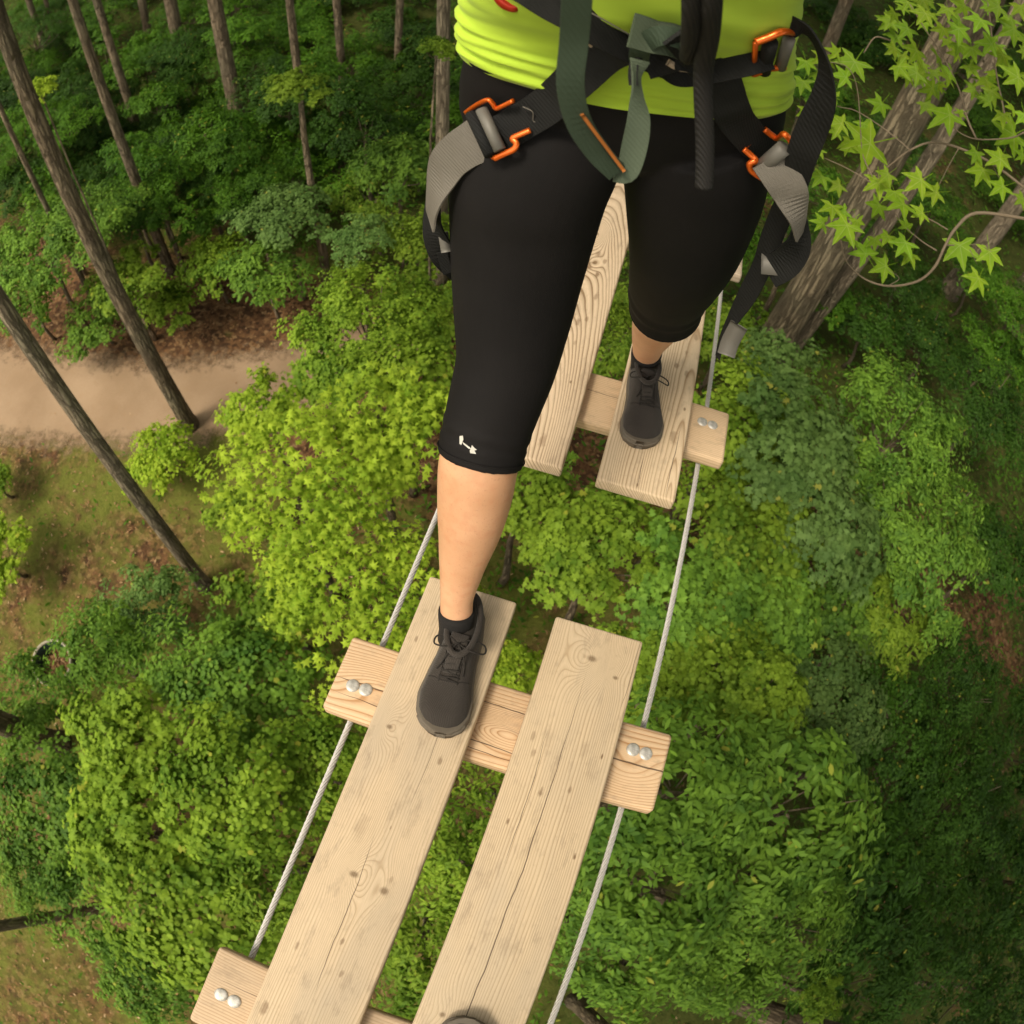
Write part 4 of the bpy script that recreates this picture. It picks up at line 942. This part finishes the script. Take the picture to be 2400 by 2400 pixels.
# printed mark on the front hem: two opposed arcs crossing like a stretched H
def mark():
    ctr = [(1084, 1024), (1112, 1062)]
    shapes = [[(1077, 1022), (1085, 1021), (1086, 1030), (1081, 1043), (1077, 1040)], [(1084, 1036), (1090, 1040), (1101, 1048), (1104, 1052), (1099, 1052), (1086, 1041)],
              [(1106, 1043), (1112, 1050), (1118, 1054), (1112, 1056), (1116, 1064), (1102, 1062), (1101, 1056), (1104, 1050)]]
    V, F = [], []
    for sh_ in shapes:
        i0 = len(V)
        for u, v in sh_: V.append(hit_leg(u, v))
        F.append(tuple(range(i0, len(V))))
    link('printed_mark', mesh('printed_mark', V, F, M_LOGO, False), person)
def hit_leg(u, v):                                     # point of the leggings' surface along a line of sight
    A = [(at(a, b, d), r + .0036) for a, b, d, r in FLG[:4]]; s = sight(u, v); O = Vector((0, 0, EYE)); t = .8
    while t < 1.4:
        p = O + s * t
        for (P0, r0), (P1, r1) in zip(A[:-1], A[1:]):
            q = (P1 - P0); k = max(0, min(1, (p - P0).dot(q) / q.length_squared))
            if (p - P0.lerp(P1, k)).length < (r0 + (r1 - r0) * k) + .0012: return p
        t += .0005
    return O + s * 1.05
mark()

# ------------------------------------------------------------------ shoes
def lerp_tab(tab, t):
    for (a, x), (b, y) in zip(tab[:-1], tab[1:]):
        if t <= b:
            k = (t - a) / (b - a); k = k * k * (3 - 2 * k) * .5 + k * .5; return x + (y - x) * k
    return tab[-1][1]
HW = [(0, .006), (.03, .020), (.10, .030), (.25, .034), (.42, .035), (.58, .041), (.74, .0485), (.86, .0460), (.94, .034), (.985, .017), (1, .005)]
HT = [(0, .050), (.04, .074), (.12, .082), (.25, .082), (.36, .086), (.45, .078), (.56, .064), (.68, .055), (.80, .050), (.90, .043), (.96, .034), (1, .024)]
def shoe_parts(Ls=.268, side=1):
    def off(t): return side * .006 * math.sin(math.pi * min(1, max(0, (t - .35) / .65)))
    st = [0, .01, .03, .06, .1, .15, .2, .26, .32, .38, .44, .5, .56, .62, .68, .74, .8, .85, .9, .94, .965, .985, .995, 1]
    def shell(grow, zlo, top, K=18, power=.62):
        V, F = [], []
        for t in st:
            w = lerp_tab(HW, t) + grow; h = top(t)
            for k in range(K + 1):
                a = math.pi * k / K; cx, sx = math.cos(a), math.sin(a)
                x = w * math.copysign(abs(cx) ** power, cx); z = zlo + (h - zlo) * (abs(sx) ** (.85 if power > .5 else power))
                if t < .38: x *= 1 - .22 * (sx ** 2) * 1.0
                V.append((off(t) + x, t * (Ls + 2 * grow) - grow, z))
        n = K + 1
        for i in range(len(st) - 1):
            for k in range(K): F.append((i * n + k, i * n + k + 1, (i + 1) * n + k + 1, (i + 1) * n + k))
            F.append((i * n + K, i * n, (i + 1) * n, (i + 1) * n + K))
        F.append(tuple(range(n))); F.append(tuple((len(st) - 1) * n + k for k in reversed(range(n)))); return V, F
    up = shell(0, .012, lambda t: lerp_tab(HT, t)); sole = shell(.0045, 0.0, lambda t: .024 if t < .85 else .024 + .010 * (t - .85) / .15, 18, .22)
    def top_at(t, x):                                   # height of the upper at a lateral offset
        w = lerp_tab(HW, t); q = min(.98, abs(x) / w); s_ = math.sqrt(max(0, 1 - (q ** (1 / .62)) ** 2)); return .012 + (lerp_tab(HT, t) - .012) * (s_ ** .85)
    def P(t, x, lift=.0022): return Vector((off(t) + x, t * Ls, top_at(t, x) + lift))
    laces = []
    for j in range(5):
        t0 = .46 + j * .045; x0 = .013 + .0015 * j
        laces.append(catmull([P(t0, -x0, .001), P(t0 + .004, -x0 * .4, .004), P(t0 + .010, x0 * .4, .004), P(t0 + .012, x0, .001)], 4))
        laces.append(catmull([P(t0 + .03, -x0, .001), P(t0 + .02, 0, .003), P(t0 - .005, x0, .001)], 4))
    c = P(.43, 0, .007)
    def loop(sx, ln, drop): return catmull([c, c + Vector((sx * ln * .5, .012, .006)), c + Vector((sx * ln, .006, -drop)), c + Vector((sx * ln * .96, -.010, -drop)), c + Vector((sx * ln * .45, -.010, .002)), c], 6)
    laces += [loop(1, .042, .006), loop(-1, .050, .010), catmull([c, c + Vector((.012, .018, .002)), P(.56, .020, .003), P(.60, .026, .003)], 5), catmull([c, c + Vector((-.014, .02, .001)), P(.55, -.022, .003), P(.62, -.024, .003)], 5)]
    laces.append(catmull([c + Vector((-.006, -.004, 0)), c + Vector((0, .002, .005)), c + Vector((.006, .005, 0)), c + Vector((0, .006, -.003)), c + Vector((-.006, -.004, 0))], 4))
    lv, lf = merge([tube(p, .00165, 6) for p in laces])
    # eyestay edges, the seam across the vamp, padded collar
    seam = [P(.655, x, .0006) for x in np.linspace(-.040, .040, 17)]
    seam = [Vector((p.x, p.y - (.030 * (abs(x) / .04) ** 1.5 if abs(x) > .012 else .0), p.z)) for p, x in zip([P(.665 - .0 * abs(x), x, .0006) for x in np.linspace(-.040, .040, 17)], np.linspace(-.040, .040, 17))]
    seam = [P(.67 - 1.1 * max(0, abs(x) - .012), x, .0004) for x in np.linspace(-.038, .038, 21)]
    st_l = [P(t, -.017, .0004) for t in np.linspace(.42, .68, 12)]; st_r = [P(t, .017, .0004) for t in np.linspace(.42, .68, 12)]
    sv, sf = merge([tube(seam, .0010, 5), tube(st_l, .0011, 5), tube(st_r, .0011, 5)])
    K = 40; col = []
    for k in range(K + 1):
        a = 2 * math.pi * k / K; y = .074 + .064 * math.sin(a) ; x = .0285 * math.cos(a); z = .083 + .004 * math.sin(a) + (.006 * (-math.sin(a)) if math.sin(a) < 0 else 0.002)
        col.append(Vector((x, y, z)))
    cv, cf = tube(col, .0058, 8, False)
    tv, tf = tube([P(.36, 0, .004), P(.42, 0, .004), P(.5, 0, .0015), P(.62, 0, .001)], [.017, .017, .0145, .012], 14, True, None, (1, 0, 0), [.18] * 4)
    # toe bumper
    bmp = [Vector((off(t) + s_ * (lerp_tab(HW, t) + .0038), t * Ls + .003, .020)) for s_, t in [(-1, .90), (-1, .95), (-1, .98), (0, 1.0), (1, .98), (1, .95), (1, .90)]]
    bv, bf = tube(catmull(bmp, 4), .0042, 6)
    return {'upper': (up, M_SHOE), 'sole': (sole, M_SOLE), 'laces': ((lv, lf), M_LACE), 'seam': ((sv, sf), M_LACE), 'collar': ((cv, cf), M_SHOE), 'tongue': ((tv, tf), M_SHOE), 'toe_bumper': ((bv, bf), M_SOLE)}
SH = {s: {k: mesh(k, v[0][0], v[0][1], v[1]) for k, v in shoe_parts(.268, s).items()} for s in (-1, 1)}
def shoe(mw, side, parent, label=None):
    up = link('shoe', SH[side]['upper'], parent, mw)
    if label: up['label'] = label
    for k in ('sole', 'laces', 'seam', 'collar', 'tongue', 'toe_bumper'):
        o = bpy.data.objects.new(k, SH[side][k]); COL.objects.link(o); o.parent = up
    return up
def heading(hx, hy, tx, ty): return math.atan2(-(tx - hx), ty - hy)
def shoe_at(hx, hy, tx, ty, z=0.001, far=False): return bframe(hx, hy, z, heading(hx, hy, tx, ty), SEC2 if far else 0)
shoe(shoe_at(-.149, .812, -.118, .545), 1, person)
shoe(shoe_at(.060, 1.585, .093, 1.320, .0145, True), -1, person)
for P_, k in ((FR, 0), (BK, 0)):
    A = [at(u, v, d) for u, v, d, r in P_[:3]]
    V, F = tube([A[0] - (A[1] - A[0]) * .6, A[0], A[1], A[1].lerp(A[2], .25)], [.036, P_[0][3] + .002, P_[1][3] + .001, P_[1][3] + .0005], 24)
    link('sock', mesh('sock', V, F, M_SOCK), person)
# the photographer's own shoe: only its toe is in the picture
pe = empty('shoe', bw(.10, -.2, 0), 'toe of a plain black shoe on the right near plank at the bottom edge', 'shoe')
q = shoe(shoe_at(.125, -.210, .105, .053), 1, pe)

# ------------------------------------------------------------------ harness
M_GREY = cloth('grey_webbing', (.13, .116, .095), (.165, .148, .122), 700, .6, .7, .3)
M_BLACK = cloth('black_webbing', (.008, .008, .0075), (.013, .013, .012), 700, .6, .8, .25)
M_GREEN = cloth('dark_green_webbing', (.028, .045, .026), (.040, .060, .036), 600, .5, .75, .3)
M_OLIVE = cloth('grey_green_webbing', (.055, .075, .045), (.075, .095, .06), 600, .5, .75, .3)
M_OR = NT('orange_anodised').base((.72, .13, .012), .28, .6, .55)
M_RED = NT('red_anodised').base((.45, .03, .012), .3, .6, .5)
M_BAR = NT('grey_metal').base((.15, .14, .12), .55, .4, .2)
M_STRIPE = NT('orange_thread').base((.42, .14, .03), .7, .2)
M_ROPE = NT('black_rope'); _w = M_ROPE.new('ShaderNodeTexWave'); _w.inputs['Scale'].default_value = 110; M_ROPE.put(_w.inputs[0], M_ROPE.obj()); _w.bands_direction = 'DIAGONAL'
M_ROPE.bump(_w.outputs['Fac'], .5, .0015); M_ROPE = M_ROPE.base(M_ROPE.mix(_w.outputs['Fac'], (.012, .011, .010), (.017, .015, .013)), .8, .3)
M_TAPE = NT('pale_tape').base((.52, .40, .28), .6, .3)
_bv, _bf = merge(leg_parts + [SHIRT_VF]); BODY = BVHTree.FromPolygons([Vector(v) for v in _bv], _bf)
def on(u, v, c=.006, back=None):                       # distance from the lens to the clothes, less a clearance
    h = BODY.ray_cast(Vector((0, 0, EYE)), sight(u, v)); return (h[3] - c) if h[0] else (back or .85)
def B_(pts, c=.007): return [(p[0], p[1], on(p[0], p[1], c)) + tuple(p[2:]) for p in pts]
def ribbon(pts, width, thick=.0024, n=6, twist=None):
    """flat strap through (u, v, distance[, width factor, twist]) points"""
    Q = [tuple(at(p[0], p[1], p[2])) + ((p[3] if len(p) > 3 else 1.0), (p[4] if len(p) > 4 else 0.0)) for p in pts]
    C = catmull(Q, n); V, F = [], []
    O = Vector((0, 0, EYE)); m = len(C)
    for i, c in enumerate(C):
        p = Vector(c[:3]); T = (Vector(C[min(i + 1, m - 1)][:3]) - Vector(C[max(i - 1, 0)][:3])).normalized(); view = (p - O).normalized()
        ac = T.cross(view).normalized(); ac = Matrix.Rotation(math.radians(c[4]), 3, T) @ ac; nr = T.cross(ac).normalized()
        w = width * c[3] / 2
        for sx, sz in ((-1, -1), (-.97, 1), (.97, 1), (1, -1)): V.append(p + ac * (w * sx) + nr * (thick / 2 * sz))
    for i in range(m - 1):
        for k in range(4): a, b = i * 4 + k, i * 4 + (k + 1) % 4; F.append((a, b, b + 4, a + 4))
    F.append((0, 1, 2, 3)); F.append(((m - 1) * 4 + 3, (m - 1) * 4 + 2, (m - 1) * 4 + 1, (m - 1) * 4)); return V, F
def rod(pts, r, n=6, seg=10, flat=None, c=None):
    if c is not None: pts = [(p[0], p[1], min(on(p[0], p[1], c, p[2]), p[2] + .03)) for p in pts]
    C = catmull([at(*p) for p in pts], n); return tube(C, r, seg, True, None, None, [flat] * len(C) if flat else None)
hz = empty('climbing_harness', at(1490, 120, .78), 'black and grey climbing harness with orange buckles worn round the hips and thighs', 'harness')
def part(name, vf, mat, parent=hz, label=None):
    o = link(name, mesh(name, vf[0], vf[1], mat), parent)
    if label: o['label'] = label
    if mat in (M_GREY, M_BLACK, M_GREEN, M_OLIVE): 
        o.data.polygons.foreach_set('use_smooth', [False] * len(o.data.polygons))
    return o
# waist belt
part('waist_belt', ribbon(B_([(1180, -60), (1235, -35), (1290, 0), (1345, 30), (1400, 62), (1445, 85), (1490, 108), (1560, 142), (1640, 156), (1730, 140), (1800, 122)], .010), .040, .006), M_BLACK)
part('belt_tape', ribbon(B_([(1290, -20), (1345, 8), (1400, 38), (1480, 84)], .016), .0015, .001), M_GREY)
def buckle(hooks, bars, rr, rb, label):
    h0 = link('buckle', mesh('buckle', *merge([rod(h, rr, 6, 10, .75, .020) for h in hooks] + [rod([hooks[0][i], hooks[1][i]], rr * .8, 2, 8, .75, .012) for i in (0,)]), M_OR), hz); h0['label'] = label
    for b, mt, k in bars:
        V, F = rod(b, rb * k, 2, 16, None, .024); o = bpy.data.objects.new('bar', mesh('bar', V, F, mt)); COL.objects.link(o); o.parent = h0
buckle([[(1771, 99, .775), (1800, 88, .772), (1835, 74, .775), (1862, 78, .785)], [(1766, 176, .785), (1785, 168, .782), (1801, 162, .782), (1841, 158, .79)]],
       [([(1850, 90, .785), (1828, 158, .79)], M_BAR, 1.0), ([(1806, 98, .785), (1790, 166, .79)], M_BLACK, 1.2)], .0042, .0068, 'orange buckle on the waist belt')
# thigh of the forward leg
part('leg_loop_padding', ribbon(B_([(1478, 95), (1430, 118), (1400, 140), (1370, 168), (1335, 200), (1300, 232), (1270, 256), (1240, 275), (1205, 296), (1175, 312)], .012), .044, .006), M_BLACK)
part('stitching', ribbon(B_([(1330, 240), (1290, 272), (1252, 285), (1248, 262), (1225, 250)], .019), .0012, .001), M_GREY)
buckle([[(1093, 263, .845), (1108, 252, .84), (1124, 242, .835), (1144, 234, .83), (1155, 243, .825), (1163, 254, .82), (1179, 248, .815), (1203, 236, .812)],
        [(1158, 372, .865), (1180, 361, .86), (1204, 350, .855), (1210, 336, .85), (1201, 325, .845), (1217, 316, .84), (1243, 305, .835)]],
       [([(1128, 256, .838), (1172, 352, .855)], M_BAR, 1.0), ([(1104, 266, .848), (1150, 364, .866)], M_BLACK, 1.05)], .0038, .0072, 'orange buckle on the forward thigh')
part('thigh_strap', ribbon([(1140, 316, .865, 1.12), (1112, 334, .868, 1.1), (1082, 352, .875, 1.05), (1052, 378, .89, 1.0, 10), (1032, 415, .91, .92, 30), (1018, 455, .93, .8, 52), (1010, 495, .95, .7, 66), (1010, 525, .965, .7, 80)], .049), M_GREY, label='grey strap bowing out beside the forward thigh')
part('thigh_strap', ribbon([(1016, 470, .96, .8, 60), (1014, 520, .98, .8, 50), (1024, 565, 1.0, .9, 35), (1046, 605, 1.03, .9, 20), (1090, 640, 1.08, .9, 10), (1140, 660, 1.12)], .045), M_BLACK, label='black underside of the forward thigh strap')
part('slider', ribbon([(1038, 545, .99), (1046, 590, 1.0)], .014, .004), M_BAR)
part('strap_tail', ribbon([(1036, 590, 1.0), (1042, 615, 1.01), (1050, 640, 1.02)], .014), M_BLACK)
# thigh of the back leg
part('leg_loop_padding', ribbon(B_([(1660, 150), (1678, 170), (1690, 190), (1698, 212), (1705, 235), (1716, 262), (1732, 290), (1770, 335), (1800, 365)], .012), .046, .006), M_BLACK)
buckle([[(1792, 303, .875), (1808, 316, .873), (1822, 324, .872), (1836, 314, .872), (1850, 326, .876), (1862, 350, .882)], [(1743, 349, .875), (1760, 364, .873), (1771, 376, .873), (1757, 385, .876), (1762, 402, .88), (1788, 420, .885)]],
       [([(1779, 397, .885), (1838, 346, .88)], M_BAR, 1.0)], .0042, .0098, 'orange buckle on the back thigh')
part('thigh_strap', ribbon([(1806, 372, .895, 1.15), (1832, 415, .90, 1.1), (1856, 460, .915, 1.0), (1872, 510, .94, .7, -40), (1874, 555, .97, .45, -65)], .046), M_GREY, label='grey strap bowing out beside the back thigh')
part('thigh_strap', ribbon([(1876, 520, .965, .6, -50), (1868, 575, 1.0, 1.0, -25), (1842, 615, 1.03, 1.1, -10), (1800, 640, 1.06, 1.1)], .042), M_BLACK, label='black underside of the back thigh strap')
part('slider', ribbon([(1784, 618, 1.05), (1826, 622, 1.05)], .030, .004), M_BAR)
# loose belt end
part('belt_tail', ribbon([(1850, 62, .785, 1, 20), (1888, 70, .785, .7, 60), (1918, 108, .79, .6, 68), (1935, 165, .80, .7, 50), (1930, 232, .82, 1.0, 20), (1904, 300, .85, 1.2, 0), (1878, 370, .88, 1.2), (1862, 440, .93, 1.0), (1832, 500, .98, 1.0), (1808, 560, 1.02), (1785, 625, 1.07, 1.0, 20), (1752, 690, 1.12, 1.0, 15), (1722, 740, 1.16, .8, 30), (1694, 790, 1.19, .55, 55), (1682, 838, 1.21, .5, 60)], .031), M_BLACK, label='long loose belt end hanging past the back knee')
part('slider', ribbon([(1732, 762, 1.16), (1712, 800, 1.18), (1702, 832, 1.19)], .030, .004), M_BAR)

# slings and ropes rising out of the picture
sl = empty('webbing_sling', at(1550, 120, .70), 'dark green webbing sling with an orange thread looped from the knotted belt', 'sling')
part('webbing', ribbon([(1362, -420, .50), (1358, -200, .52), (1352, 0, .555), (1345, 100, .58), (1337, 200, .60), (1356, 285, .625), (1400, 355, .65), (1446, 405, .67, .9)], .0225), M_GREEN, sl)
part('webbing', ribbon([(1440, 400, .675, .9), (1470, 400, .68, .9), (1488, 340, .685, 1.0), (1497, 280, .69, .9), (1494, 225, .70, .6, 40), (1492, 180, .70, .5, 50), (1500, 140, .70, .8, 10)], .024), M_OLIVE, sl)
part('orange_thread', ribbon([(1364, 268, .618), (1396, 312, .632), (1432, 360, .65), (1462, 400, .664)], .0032, .0032), M_STRIPE, sl)
def K(pts, w, m=M_GREEN): part('knot', ribbon(pts, w, .004), m, sl)
K(B_([(1480, 70), (1530, 84), (1575, 92), (1620, 110)], .022), .036, M_OLIVE)
K(B_([(1495, 150), (1505, 110), (1545, 84), (1600, 95), (1625, 130)], .038), .020, M_GREEN)
K(B_([(1510, 150), (1545, 140), (1590, 128), (1640, 140)], .032), .034, M_BLACK)
K(B_([(1560, 160), (1590, 180), (1630, 178), (1660, 165)], .022), .022, M_BLACK)
K(B_([(1580, 85), (1610, 120), (1640, 165)], .045), .026, M_BLACK)
K(B_([(1566, 146), (1588, 158), (1612, 162)], .052), .0072, M_TAPE)
K(B_([(1374, 84), (1378, 98), (1386, 106)], .02), .005, M_TAPE)
K([(1486, 150, .70), (1483, 175, .70), (1485, 200, .70)], .009, M_BLACK)
for pts, r, lab in (([(1612, -430, .50), (1618, -150, .53), (1620, 0, .56), (1618, 80, .60), (1612, 135, .665)], .0077, 'black rope running up from the left of the knot'),
                    ([(1672, -430, .50), (1668, -150, .53), (1667, 0, .56), (1662, 80, .60), (1650, 150, .64), (1648, 220, .655), (1652, 320, .67), (1652, 395, .68), (1650, 440, .685)], .0088, 'black rope passing right of the knot with its end hanging over the leggings')):
    C = catmull([at(*p) for p in pts], 8); V, F = tube(C, r, 14); o = link('rope', mesh('rope', V, F, M_ROPE)); tag(o, lab, 'rope', 'black ropes tied at the belt')
V, F = merge([rod([(1168, -70, .74), (1166, -20, .74), (1180, 6, .74), (1205, 16, .74), (1212, 0, .74), (1205, -60, .74)], .0062, 6, 12)])
o = link('carabiner', mesh('carabiner', V, F, M_RED)); tag(o, 'red metal carabiner at the top edge on the belt', 'carabiner', 'carabiners on the belt')
V, F = merge([rod([(1232, -70, .735), (1228, -10, .735), (1240, 10, .735), (1262, 6, .735), (1272, -15, .735), (1268, -70, .735)], .0062, 6, 12)])
o = link('carabiner', mesh('carabiner', V, F, M_OR)); tag(o, 'orange metal carabiner at the top edge beside the red one', 'carabiner', 'carabiners on the belt')
